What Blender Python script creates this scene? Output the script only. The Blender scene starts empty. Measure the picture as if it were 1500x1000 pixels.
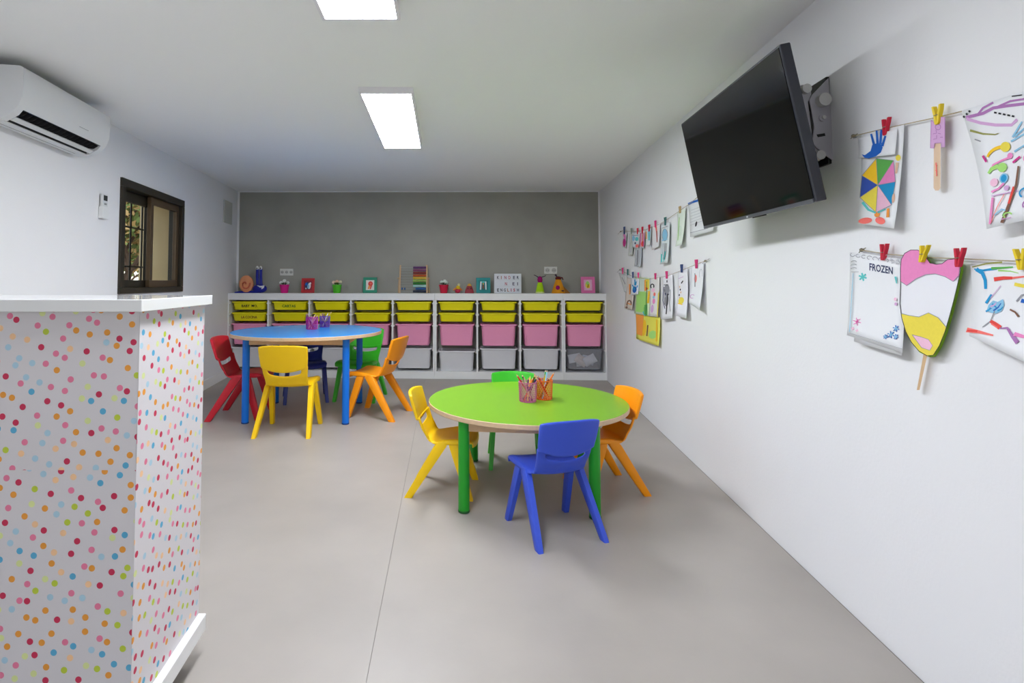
import bpy, bmesh, math, random
from mathutils import Vector, Matrix
random.seed(7)
C = bpy.context.scene.collection
PI = math.pi
# ------------------------------------------------------------------ camera, world, exposure
F, PXC, H = 790.0, 650.0, 1.10
TH = math.radians(2.5)
PYC = 413 - F*math.tan(TH)
cd = bpy.data.cameras.new('camera'); cam = bpy.data.objects.new('camera', cd); C.objects.link(cam)
cam.location = (0, 0, H); cam.rotation_euler = (PI/2 + TH, 0, 0)
cd.sensor_width = 36; cd.lens = 36*F/1500
cd.shift_x = (750-PXC)/1500; cd.shift_y = -(500-PYC)/1500
cd.clip_start = .02
bpy.context.scene.camera = cam
W = bpy.data.worlds.new('world'); bpy.context.scene.world = W; W.use_nodes = True
wn = W.node_tree.nodes; wl = W.node_tree.links
sky = wn.new('ShaderNodeTexSky'); sky.sky_type = 'NISHITA'; sky.sun_disc = False
sky.sun_elevation = math.radians(38); sky.sun_rotation = math.radians(120)
soft = wn.new('ShaderNodeMix'); soft.data_type = 'RGBA'; soft.inputs[0].default_value = .55; soft.inputs[7].default_value = (1.9, 1.95, 2.05, 1)   # thin bright cloud over the blue
wl.new(sky.outputs[0], soft.inputs[6]); wl.new(soft.outputs[2], wn['Background'].inputs[0]); wn['Background'].inputs[1].default_value = .62
vs = bpy.context.scene.view_settings
vs.view_transform = 'Standard'; vs.look = 'None'; vs.gamma = 1; vs.use_curve_mapping = False
vs.exposure = 0.0
LAMP = 47.0          # strength of the ceiling panels
# ------------------------------------------------------------------ helpers
def lin(c):
    return tuple(((v/255)/12.92 if v/255 <= .04045 else ((v/255+.055)/1.055)**2.4) for v in c)
_m = {}
def mat(name, rgb, rough=.5, noise=.04, scale=30, bump=0, metal=0, trans=0, emit=0, coat=0, spec=.5, ior=1.45, bscale=None, detail=3):
    if name in _m: return _m[name]
    m = bpy.data.materials.new(name); m.use_nodes = True; n = m.node_tree.nodes; l = m.node_tree.links
    b = n['Principled BSDF']; c = lin(rgb)
    b.inputs['Roughness'].default_value = rough; b.inputs['Metallic'].default_value = metal
    b.inputs['Transmission Weight'].default_value = trans; b.inputs['IOR'].default_value = ior
    b.inputs['Coat Weight'].default_value = coat; b.inputs['Specular IOR Level'].default_value = spec
    tc = n.new('ShaderNodeTexCoord'); nz = n.new('ShaderNodeTexNoise'); nz.inputs['Scale'].default_value = scale
    nz.inputs['Detail'].default_value = detail
    l.new(tc.outputs['Object'], nz.inputs['Vector'])
    mx = n.new('ShaderNodeMix'); mx.data_type = 'RGBA'
    l.new(nz.outputs['Fac'], mx.inputs[0])
    mx.inputs[6].default_value = tuple(v*(1-noise) for v in c)+(1,)
    mx.inputs[7].default_value = tuple(min(1, v*(1+noise)) for v in c)+(1,)
    l.new(mx.outputs[2], b.inputs['Base Color'])
    if emit:
        b.inputs['Emission Color'].default_value = c+(1,); b.inputs['Emission Strength'].default_value = emit
    if bump:
        n2 = n.new('ShaderNodeTexNoise'); n2.inputs['Scale'].default_value = bscale or scale*4; n2.inputs['Detail'].default_value = 4
        l.new(tc.outputs['Object'], n2.inputs['Vector'])
        bp = n.new('ShaderNodeBump'); bp.inputs['Strength'].default_value = bump; bp.inputs['Distance'].default_value = .004
        l.new(n2.outputs['Fac'], bp.inputs['Height']); l.new(bp.outputs[0], b.inputs['Normal'])
    _m[name] = m
    return m
def ray(x, y):
    d = ((x-PXC)/F, 1.0, -(y-PYC)/F); c, s = math.cos(TH), math.sin(TH)
    return Vector((d[0], c - d[2]*s, s + d[2]*c))
O0 = Vector((0, 0, H))
def at_z(x, y, z=0):
    d = ray(x, y); return O0 + d*((z-H)/d.z)
def at_y(x, y, Y):
    d = ray(x, y); return O0 + d*(Y/d.y)
def on_plane(x, y, p, n):
    d = ray(x, y); return O0 + d*(((p-O0).dot(n))/d.dot(n))
RN = Vector((-1, .111, 0)).normalized(); RP = Vector((1.1545, 0, 0))     # right wall
LN = Vector((1, .089, 0)).normalized(); LP = Vector((-1.958, 0, 0))      # left wall
def RW(x, y, off=0): return on_plane(x, y, RP + RN*off, RN)
def LW(x, y, off=0): return on_plane(x, y, LP + LN*off, LN)
def rwall(Y, z, off=0): return Vector((1.1545+.111*Y, Y, z)) + RN*off
def lwall(Y, z, off=0): return Vector((-1.958-.089*Y, Y, z)) + LN*off
def ceil_z(x, y): return 2.112 + .012*y - .007*(x-1.6)
SB = Vector((1.837, 6.094, 0)); SU = Vector((-1, .0508, 0)).normalized(); SV = Vector((.0508, 1, 0)).normalized()
def shelf(s, d, z): return SB + SU*s + SV*d + Vector((0, 0, z))          # s leftwards from the right end, d back from the front
def SF(x, y, d): return on_plane(x, y, SB + SV*d, SV)
class MB:
    def __init__(s): s.v = []; s.f = []; s.m = []
    def add(s, vs, fs, m=0):
        k = len(s.v); s.v += [Vector(p) for p in vs]
        for f in fs: s.f.append([k+i for i in f]); s.m.append(m)
        return s
    def hexa(s, p, m=0):            # 8 points: bottom ring then top ring
        return s.add(p, [(3,2,1,0),(4,5,6,7),(0,1,5,4),(1,2,6,5),(2,3,7,6),(3,0,4,7)], m)
    def box(s, x0, x1, y0, y1, z0, z1, fn=None, m=0):
        p = [(x0,y0,z0),(x1,y0,z0),(x1,y1,z0),(x0,y1,z0),(x0,y0,z1),(x1,y0,z1),(x1,y1,z1),(x0,y1,z1)]
        return s.hexa([fn(*q) for q in p] if fn else p, m)
    def loft(s, rings, cap0=True, cap1=True, closed=True, m=0):
        n = len(rings[0]); vs = [p for r in rings for p in r]; fs = []
        for i in range(len(rings)-1):
            for j in range(n if closed else n-1):
                a = i*n+j; b = i*n+(j+1) % n
                fs.append((a, b, b+n, a+n))
        if cap0: fs.append(tuple(range(n-1, -1, -1)))
        if cap1: fs.append(tuple(range((len(rings)-1)*n, len(rings)*n)))
        return s.add(vs, fs, m)
    def prism(s, poly, fn, d0, d1, m=0):
        return s.loft([[fn(a, b, d0) for a, b in poly], [fn(a, b, d1) for a, b in poly]], m=m)
    def tube(s, pts, r, n=8, m=0, caps=True):
        pts = [Vector(p) for p in pts]; rings = []
        for i, p in enumerate(pts):
            t = (pts[min(i+1, len(pts)-1)] - pts[max(i-1, 0)]).normalized()
            a = t.cross(Vector((0, 0, 1)))
            if a.length < .05: a = t.cross(Vector((0, 1, 0)))
            a.normalize(); b = t.cross(a)
            rr = r[i] if isinstance(r, (list, tuple)) else r
            rings.append([p + (a*math.cos(2*PI*k/n) + b*math.sin(2*PI*k/n))*rr for k in range(n)])
        return s.loft(rings, caps, caps, m=m)
    def lathe(s, prof, c=(0,0,0), n=24, m=0, cap0=True, cap1=True, fn=None):
        c = Vector(c); rings = []
        for r, z in prof:
            ring = [Vector((r*math.cos(2*PI*k/n), r*math.sin(2*PI*k/n), z)) for k in range(n)]
            rings.append([(fn(p) if fn else p) + c for p in ring])
        return s.loft(rings, cap0, cap1, m=m)
    def ball(s, c, r, n=12, m=0):
        c = Vector(c); r = r if isinstance(r, (list, tuple)) else (r, r, r); k = max(5, n//2+1)
        rings = []
        for i in range(k+1):
            a = -PI/2 + PI*(.04+.92*i/k)
            rings.append([c + Vector((r[0]*math.cos(a)*math.cos(2*PI*j/n), r[1]*math.cos(a)*math.sin(2*PI*j/n), r[2]*math.sin(a))) for j in range(n)])
        return s.loft(rings, m=m)
    def build(s, name, mats, parent=None, smooth=35, bevel=0, solid=0, sub=0, seg=2, uv=None, world=True, kind=None):
        v = s.v; loc = Vector((0, 0, 0))
        if parent is not None and world:
            loc = parent_world(parent); v = [p-loc for p in v]
        elif parent is None:
            lo = [min(p[i] for p in v) for i in range(3)]; hi = [max(p[i] for p in v) for i in range(3)]
            loc = Vector(((lo[0]+hi[0])/2, (lo[1]+hi[1])/2, lo[2])); v = [p-loc for p in v]
        me = bpy.data.meshes.new(name); me.from_pydata([tuple(p) for p in v], [], s.f)
        if not isinstance(mats, (list, tuple)): mats = [mats]
        for q in mats: me.materials.append(q)
        for i, p in enumerate(me.polygons): p.material_index = s.m[i]
        if not solid:
            b = bmesh.new(); b.from_mesh(me); bmesh.ops.recalc_face_normals(b, faces=b.faces); b.to_mesh(me); b.free()
        if smooth:
            me.shade_smooth(); me.set_sharp_from_angle(angle=math.radians(smooth))
        if uv:
            lay = me.uv_layers.new(name='UVMap')
            for lp in me.loops: lay.data[lp.index].uv = uv(s.v[lp.vertex_index])
        me.update()
        o = bpy.data.objects.new(name, me); C.objects.link(o)
        if parent is not None: o.parent = parent
        else: o.location = loc
        if solid:
            md = o.modifiers.new('solid', 'SOLIDIFY'); md.thickness = solid; md.offset = -1
        if bevel:
            md = o.modifiers.new('bevel', 'BEVEL'); md.width = bevel; md.segments = seg; md.limit_method = 'ANGLE'; md.angle_limit = math.radians(40)
            md.harden_normals = False
        if sub:
            md = o.modifiers.new('sub', 'SUBSURF'); md.levels = sub; md.render_levels = sub
        if kind: o['kind'] = kind
        return o
def parent_world(o):
    p = Vector(o.location)
    while o.parent is not None: o = o.parent; p += Vector(o.location)
    return p
def tag(o, label, cat, group=None):
    o['label'] = label; o['category'] = cat
    if group: o['group'] = group
    return o
def thing(name, label, cat, loc, group=None, rz=0):
    o = bpy.data.objects.new(name, None); C.objects.link(o); o.location = loc; o.rotation_euler = (0, 0, rz); o.empty_display_size = .1
    return tag(o, label, cat, group)
def struct(o, label=None):
    o['kind'] = 'structure'
    if label: o['label'] = label
    return o
_fontcache = {}
def text_mesh(txt):          # letter outlines, normalised to a box 0..1 wide and 0..1 high
    if txt in _fontcache: return _fontcache[txt]
    cu = bpy.data.curves.new('lettering', 'FONT'); cu.body = txt; cu.resolution_u = 2; cu.offset = .022
    ob = bpy.data.objects.new('lettering', cu); C.objects.link(ob)
    dg = bpy.context.evaluated_depsgraph_get(); me = bpy.data.meshes.new_from_object(ob.evaluated_get(dg))
    vsx = [Vector(v.co) for v in me.vertices]; fs = [tuple(p.vertices) for p in me.polygons]
    x0 = min(v.x for v in vsx); x1 = max(v.x for v in vsx); y0 = min(v.y for v in vsx); y1 = max(v.y for v in vsx)
    r = ([((v.x-x0)/(x1-x0), (v.y-y0)/(y1-y0)) for v in vsx], fs)
    bpy.data.objects.remove(ob); bpy.data.curves.remove(cu); bpy.data.meshes.remove(me)
    _fontcache[txt] = r
    return r
def rrect(w, d, r, z, n=4, cx=0, cy=0):
    pts = []
    for (sx, sy, a0) in ((1,1,0),(-1,1,PI/2),(-1,-1,PI),(1,-1,1.5*PI)):
        for k in range(n+1):
            a = a0 + PI/2*k/n
            pts.append(Vector((cx+sx*(w/2-r)+r*math.cos(a), cy+sy*(d/2-r)+r*math.sin(a), z)))
    return pts
# ------------------------------------------------------------------ materials
M_wall = mat('white_wall_paint', (239,239,241), .6, .01, 6, .12, bscale=90)
M_ceil = mat('ceiling_paint', (250,250,249), .7, .012, 4)
M_grey = mat('grey_wall_paint', (160,159,149), .42, .22, 2.2, .25, bscale=25, detail=6)
M_white = mat('white_lacquer', (238,238,237), .35, .01)
M_floor = mat('concrete_look_floor', (166,159,152), .40, .24, 1.7, .04, bscale=60, detail=7)
M_dark = mat('dark_joint', (104,99,94), .8)
M_black = mat('black_plastic', (14,14,15), .4)
M_yel = mat('yellow_plastic', (248,236,14), .4, .02)
M_pink = mat('pink_plastic', (255,164,202), .42, .02)
M_bgrey = mat('milky_white_plastic', (228,227,231), .4, .02)
M_ply = mat('birch_plywood_edge', (214,184,148), .5, .12, 60)
M_wood = mat('pale_wood', (214,180,140), .55, .1, 40)
# ------------------------------------------------------------------ the room
Y0, Y1 = -2.4, None
def back_y(x): return 6.094 + .315 + (1.837-x)*.0508
XR0, XL0 = 1.1545+.111*Y0, -1.958-.089*Y0
def corner_r(): # intersection of right wall with back wall
    y = 6.4
    for _ in range(20): y = back_y(1.1545+.111*y)
    return y
def corner_l():
    y = 6.6
    for _ in range(20): y = back_y(-1.958-.089*y)
    return y
YR, YL = corner_r(), corner_l()
def quad_slab(name, pts, n, t, m, **k):      # pts: polygon on the room side, thickness t away from the room
    n = Vector(n)
    return MB().loft([[Vector(p) for p in pts], [Vector(p)+n*t for p in pts]]).build(name, m, smooth=0, **k)
A = rwall(Y0, 0); B = rwall(YR, 0); Cn = lwall(YL, 0); D = lwall(Y0, 0)
fl = bpy.data.objects.new('floor', None); C.objects.link(fl); struct(fl)
SEAM = -.2135
def xr(y): return 1.1545+.111*y
def xl(y): return -1.958-.089*y
MB().loft([[Vector((xl(Y0),Y0,-.1)), Vector((xr(Y0),Y0,-.1)), Vector((xr(YR),YR,-.1)), Vector((xl(YL),YL,-.1))],
           [Vector((xl(Y0),Y0,-.003)), Vector((xr(Y0),Y0,-.003)), Vector((xr(YR),YR,-.003)), Vector((xl(YL),YL,-.003))]]).build('subfloor', M_dark, fl, smooth=0)
def slab(x0f, x1f, y0, y1a, y1b):
    lo = [(x0f(y0),y0),(x1f(y0),y0),(x1f(y1b),y1b),(x0f(y1a),y1a)]
    MB().loft([[Vector((x,y,-.003)) for x, y in lo], [Vector((x,y,0)) for x, y in lo]]).build('floor_slab', M_floor, fl, smooth=0)
g = .0007
slab(xl, lambda y: SEAM-g, Y0, YL, back_y(SEAM))
slab(lambda y: SEAM+g, lambda y: xr(y)-.006, Y0, back_y(SEAM), YR)
cz = lambda p: Vector((p.x, p.y, ceil_z(p.x, p.y)))
struct(MB().loft([[cz(A), cz(B), cz(Cn), cz(D)], [cz(q)+Vector((0,0,.12)) for q in (A, B, Cn, D)]]).build('ceiling', M_ceil, smooth=0))
HH = 2.3
def wall_box(mb, p0, p1, n, t, z0, z1):
    n = Vector(n); q = [p0, p1, p1-n*t, p0-n*t]
    mb.hexa([Vector((a.x,a.y,z0)) for a in q]+[Vector((a.x,a.y,z1)) for a in q])
mb = MB(); wall_box(mb, rwall(Y0-.2,0), rwall(YR+.4,0), RN, .18, -.1, HH); struct(mb.build('wall_right', M_wall, smooth=0))
WY0, WY1, WZ0, WZ1 = 3.80, 4.93, 1.015, 1.845
mb = MB()
WT = .35
wall_box(mb, lwall(Y0-.2,0), lwall(WY0,0), LN, WT, -.1, HH); wall_box(mb, lwall(WY1,0), lwall(YL+.4,0), LN, WT, -.1, HH)
wall_box(mb, lwall(WY0,0), lwall(WY1,0), LN, WT, -.1, WZ0); wall_box(mb, lwall(WY0,0), lwall(WY1,0), LN, WT, WZ1, HH)
struct(mb.build('wall_left', M_wall, smooth=0))
bl = Vector((-3.0, back_y(-3.0), 0)); br = Vector((2.3, back_y(2.3), 0))
mb = MB(); wall_box(mb, bl, br, -SV, .18, -.1, HH); wb = struct(mb.build('wall_back', M_wall, smooth=0))
mb = MB()                                                             # the grey coat stops a finger short of the corners and the ceiling
cl_, cr_ = lwall(YL, 0), rwall(YR, 0)
gl = cl_ + (cr_-cl_).normalized()*.028; gr = cr_ - (cr_-cl_).normalized()*.022
tl, tr = ceil_z(gl.x, gl.y)-.012, ceil_z(gr.x, gr.y)-.012
mb.hexa([gl, gr, gr-SV*.003, gl-SV*.003, gl+Vector((0,0,tl)), gr+Vector((0,0,tr)), gr-SV*.003+Vector((0,0,tr)), gl-SV*.003+Vector((0,0,tl))])
mb.build('paint_coat', M_grey, wb, smooth=0)
mb = MB()                                                             # unseen room end behind the camera; wide opening added to let in fill daylight
def rb(x0, x1, z0, z1): mb.box(x0, x1, Y0-.18, Y0, z0, z1)
rb(-2.2, -1.0, -.1, HH); rb(.8, 1.3, -.1, HH); rb(-1.0, .8, 2.04, HH)
struct(mb.build('wall_rear', M_wall, smooth=0))
mb = MB(); mb.hexa([lwall(1.75,0), lwall(YL-.005,0), lwall(YL-.005,0,.014), lwall(1.75,0,.014), lwall(1.75,.092), lwall(YL-.005,.092), lwall(YL-.005,.092,.010), lwall(1.75,.092,.010)])
struct(mb.build('baseboard_left', M_white, smooth=0))
# ------------------------------------------------------------------ ceiling panels (the room's lamps)
M_lamp = mat('lit_diffuser', (244,248,255), .5, 0, emit=LAMP); M_lamp2 = mat('lit_diffuser_dimmer', (242,247,255), .5, 0, emit=LAMP*.73)
M_alu = mat('white_lamp_frame', (240,237,242), .4, .01)
def ceiling_light(yc, label, lamp):
    x0 = -.315; zc = ceil_z(x0, yc); zb = zc-.042
    t = thing('ceiling_light', label, 'ceiling light', (x0, yc, zb), 'light panels along the ceiling')
    hw, hl, f = .149, .61, .013
    top = lambda x, y: ceil_z(x, y)-.0005
    mb = MB()
    for (a0,a1,b0,b1) in ((-hw,hw,-hl,-hl+f),(-hw,hw,hl-f,hl),(-hw,-hw+f,-hl+f,hl-f),(hw-f,hw,-hl+f,hl-f)):
        p = [(x0+a0,yc+b0),(x0+a1,yc+b0),(x0+a1,yc+b1),(x0+a0,yc+b1)]
        mb.hexa([Vector((x,y,zb)) for x,y in p]+[Vector((x,y,top(x,y))) for x,y in p])
    mb.build('frame', M_alu, t, smooth=0)
    mb = MB(); mb.box(x0-hw+f, x0+hw-f, yc-hl+f, yc+hl-f, zb+.002, zb+.012); mb.build('diffuser', lamp, t, smooth=0)
ceiling_light(3.50, 'lit white ceiling panel seen whole in the middle of the ceiling', M_lamp)
ceiling_light(1.415, 'lit white ceiling panel cut by the upper edge of the photo', M_lamp2)
# ------------------------------------------------------------------ window in the left wall and what stands outside
M_bronze = mat('dark_bronze_aluminium', (52,47,38), .35, .05, metal=.3)
M_bronze2 = mat('brown_bronze_sash', (92,74,54), .35, .05, metal=.3)
M_glass = mat('clear_glass', (255,255,255), .0, 0, trans=1, ior=1.02)
win = bpy.data.objects.new('window_1', None); C.objects.link(win); win.location = lwall(4.36, WZ0); struct(win)
def lbox(mb, y0, y1, z0, z1, o0, o1, m=0):
    q = [lwall(y0,0,o0), lwall(y1,0,o0), lwall(y1,0,o1), lwall(y0,0,o1)]
    mb.hexa([a+Vector((0,0,z0)) for a in q]+[a+Vector((0,0,z1)) for a in q], m)
def frame_bars(mb, y0, y1, z0, z1, wy, wt, wbm, o0, o1):
    lbox(mb, y0, y1, z0, z0+wbm, o0, o1); lbox(mb, y0, y1, z1-wt, z1, o0, o1)
    lbox(mb, y0, y0+wy, z0+wbm, z1-wt, o0, o1); lbox(mb, y1-wy, y1, z0+wbm, z1-wt, o0, o1)
mb = MB(); frame_bars(mb, WY0, WY1, WZ0, WZ1, .055, .06, .045, -.10, .018); mb.build('window_frame', M_bronze, win, smooth=0, bevel=.004)
mb = MB(); frame_bars(mb, WY0+.055, 4.40, WZ0+.045, WZ1-.06, .04, .08, .055, -.085, -.055); sa = mb.build('sash', M_bronze, win, smooth=0, bevel=.003)
mb = MB(); lbox(mb, WY0+.095, 4.36, WZ0+.10, WZ1-.14, -.073, -.069); mb.build('pane', M_glass, sa, smooth=0)
mb = MB(); frame_bars(mb, 4.32, WY1-.055, WZ0+.045, WZ1-.06, .05, .055, .055, -.045, -.012); sb = mb.build('sash', M_bronze2, win, smooth=0, bevel=.003)
mb = MB(); lbox(mb, 4.37, WY1-.105, WZ0+.10, WZ1-.115, -.031, -.027); mb.build('pane', M_glass, sb, smooth=0)
gt = thing('window_grille', 'dark metal security grille outside the window', 'grille', lwall(4.36, WZ0, -.30))
for y in (4.12, 4.32, 4.52, 4.72): MB().tube([lwall(y, WZ0+.013, -.26), lwall(y, WZ1-.013, -.26)], .008).build('bar', M_bronze, gt)
for z in (1.23, 1.56): MB().tube([lwall(WY0+.013, z, -.275), lwall(4.9, z, -.275)], .008).build('crossbar', M_bronze, gt)
M_ochre = mat('ochre_render', (206,184,138), .8, .06, 5)
mb = MB()
for y0, y1, z0, z1 in ((WY1-.012,WY1-.0005,WZ0+.0005,WZ1-.0005),(WY0+.0005,WY0+.012,WZ0+.0005,WZ1-.0005),(WY0+.012,WY1-.012,WZ0+.0005,WZ0+.012),(WY0+.012,WY1-.012,WZ1-.012,WZ1-.0005)): lbox(mb, y0, y1, z0, z1, -WT-.02, -.101)
mb.build('reveal_lining', M_ochre, win, smooth=0)
M_soil = mat('garden_soil', (120,104,82), .9, .2, 3)
mb = MB(); mb.box(-14, -3.0, -1, 20, -.15, -.1); struct(mb.build('ground', M_soil, smooth=0))
M_bark = mat('tree_bark', (96,76,58), .9, .2, 20); M_leaf = mat('tree_leaves', (112,128,62), .6, .4, 8); M_leaf2 = mat('dry_leaves', (196,160,96), .6, .3, 8)
for (tx, ty, lab) in ((-4.05, 6.85, 'nearest branchy tree just outside the window'), (-6.3, 10.6, 'middle one of the garden trees seen through the window'), (-9.2, 15.4, 'farthest garden tree seen through the window')):
    t = thing('tree', lab, 'tree', (tx, ty, -.1), 'garden trees outside the window')
    rnd = random.Random(int(tx*10)); mb = MB(); lf = MB()
    def branch(p, d, L, r, n):
        q = p + d*L; mb.tube([p, (p+q)/2 + Vector((rnd.uniform(-.05,.05), rnd.uniform(-.05,.05), 0)), q], [r, r*.85, r*.65], 6)
        if n == 0 or n == 1:
            for _ in range(44):
                c = q + Vector((rnd.gauss(0,.22), rnd.gauss(0,.22), rnd.gauss(0,.22)))
                a = Vector((rnd.gauss(0,1), rnd.gauss(0,1), rnd.gauss(0,1))).normalized(); b = a.orthogonal().normalized(); s_ = rnd.uniform(.03, .06)
                lf.add([c-a*s_, c+b*s_*.5, c+a*s_, c-b*s_*.5], [(0,1,2,3)], rnd.randint(0,1))
        if n:
            for _ in range(3):
                e = (d*.6 + Vector((rnd.uniform(-.8,.8), rnd.uniform(-.8,.8), rnd.uniform(-.1,.7)))).normalized()
                branch(q, e, L*.72, r*.62, n-1)
    branch(Vector((tx,ty,-.1)), Vector((rnd.uniform(-.1,.1),0,1)).normalized(), .85, .07, 4)
    mb.build('trunk', M_bark, t); o = lf.build('foliage', [M_leaf, M_leaf2], t, smooth=0); o['kind'] = 'stuff'
# ------------------------------------------------------------------ fittings on the left wall
M_ac = mat('white_appliance_plastic', (226,228,230), .3, .01)
def air_conditioner():
    y0, y1 = 2.47, 3.235; zo = .0
    t = thing('air_conditioner', 'white split air conditioner high on the left wall', 'air conditioner', lwall((y0+y1)/2, 1.86))
    prof = [(0,2.115),(0,1.87),(.03,1.858),(.115,1.862),(.165,1.892),(.19,1.925),(.207,1.97),(.210,2.05),(.210,2.095),(.205,2.108),(.192,2.115),(.12,2.117)]
    notch = [(0,2.115),(0,1.87),(.03,1.858),(.098,1.860),(.105,1.905),(.150,1.935),(.183,1.917),(.19,1.925),(.207,1.97),(.210,2.05),(.210,2.095),(.205,2.108),(.192,2.115),(.12,2.117)]
    fn = lambda d, z, y: lwall(y, z, d)
    mb = MB(); mb.prism(notch, fn, y0+.045, y1-.045); mb.build('body', M_ac, t, smooth=25)
    for a, b in ((y0, y0+.045), (y1-.045, y1)):
        MB().prism(prof, fn, a, b).build('end_cover', M_ac, t, smooth=25)
    MB().prism([(.100,1.866),(.1055,1.9045),(.1495,1.934),(.182,1.9165),(.180,1.914),(.1495,1.930),(.109,1.903),(.104,1.866)], fn, y0+.046, y1-.046).build('air_outlet', M_black, t, smooth=0)
    mb = MB()
    for k in range(17):
        y = y0+.07+k*.039
        mb.prism([(.112,1.895),(.150,1.928),(.174,1.914),(.150,1.895)], lambda d, z, yy: lwall(yy+(d-.11)*.25, z, d), y, y+.003)
    mb.build('louver_fins', mat('dark_fins', (40,40,42), .4), t, smooth=0)
    MB().prism([(.120,1.873),(.124,1.868),(.146,1.881),(.142,1.887)], fn, y0+.05, y1-.05).build('flap', M_ac, t, smooth=0)
    MB().prism([(.056,1.8605),(.060,1.8605),(.060,1.8585),(.056,1.8585)], fn, y0+.03, y1-.08).build('panel_seam', mat('grey_seam', (120,122,124)), t, smooth=0)
    mb = MB(); vs_, fs_ = text_mesh('-----'); zc = 1.958
    mb.add([lwall(2.93+u*.09, zc+v*.003-(0), .2045) for u, v in vs_], fs_); mb.build('badge', mat('grey_print', (150,152,155)), t, smooth=0)
    return t
air_conditioner()
t = thing('remote_control', 'white remote control in a holder on the left wall beside the window', 'remote control', lwall(3.57, 1.52))
M_rem = mat('remote_white', (222,224,226), .4, .01)
mb = MB(); lbox(mb, 3.535, 3.60, 1.53, 1.685, .006, .024); mb.build('body', M_rem, t, smooth=0, bevel=.004)
mb = MB(); lbox(mb, 3.53, 3.605, 1.52, 1.60, .001, .030); mb.build('holder', mat('holder_white', (236,237,238), .3), t, smooth=0, bevel=.003)
mb = MB(); lbox(mb, 3.545, 3.59, 1.64, 1.675, .0242, .0255); mb.build('screen', mat('lcd_dark', (60,64,66), .2), t, smooth=0)
mb = MB(); lbox(mb, 3.555, 3.58, 1.612, 1.624, .0242, .027); mb.build('button', mat('button_grey', (150,152,155)), t, smooth=0)
a = LW(333, 311, 0)
t = thing('wall_cover_plate', 'square cover plate painted like the left wall near the back corner', 'cover plate', lwall(a.y, a.z-.13))
mb = MB(); lbox(mb, a.y-.15, a.y+.15, a.z-.13, a.z+.13, .0005, .012); mb.build('plate', mat('plate_beige', (196,197,190), .6), t, smooth=0, bevel=.004)
mb = MB()
for k in range(5): lbox(mb, a.y-.11, a.y+.11, a.z-.09+k*.042, a.z-.075+k*.042, .012, .0145)
mb.build('ribs', mat('plate_beige', (196,197,190), .6), t, smooth=0)
# ------------------------------------------------------------------ reception counter
def polka():
    m = bpy.data.materials.new('polka_dot_wallpaper'); m.use_nodes = True; n = m.node_tree.nodes; l = m.node_tree.links; b = n['Principled BSDF']
    b.inputs['Roughness'].default_value = .55
    uv = n.new('ShaderNodeUVMap'); vo = n.new('ShaderNodeTexVoronoi'); vo.voronoi_dimensions = '2D'; vo.inputs['Scale'].default_value = 29.5; vo.inputs['Randomness'].default_value = .55
    rot = n.new('ShaderNodeVectorRotate'); rot.rotation_type = 'Z_AXIS'; rot.inputs['Angle'].default_value = .42
    l.new(uv.outputs[0], rot.inputs['Vector']); l.new(rot.outputs[0], vo.inputs['Vector'])
    lt = n.new('ShaderNodeMath'); lt.operation = 'LESS_THAN'; lt.inputs[1].default_value = .215
    l.new(vo.outputs['Distance'], lt.inputs[0])
    sp = n.new('ShaderNodeSeparateColor'); l.new(vo.outputs['Color'], sp.inputs[0])
    cr = n.new('ShaderNodeValToRGB'); cr.color_ramp.interpolation = 'CONSTANT'
    cols = [(206,44,84),(240,160,58),(92,176,214),(236,128,160),(196,212,64),(252,206,158),(176,210,226),(206,44,84),(240,160,58),(224,232,160),(236,128,160)]
    e = cr.color_ramp.elements
    while len(e) < len(cols): e.new(.5)
    for i, c in enumerate(cols):
        e[i].position = i/len(cols); e[i].color = lin(c)+(1,)
    l.new(sp.outputs[0], cr.inputs[0])
    mx = n.new('ShaderNodeMix'); mx.data_type = 'RGBA'; mx.inputs[6].default_value = lin((222,217,219))+(1,)
    l.new(lt.outputs[0], mx.inputs[0]); l.new(cr.outputs[0], mx.inputs[7]); l.new(mx.outputs[2], b.inputs['Base Color'])
    return m
M_polka = polka()
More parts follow.
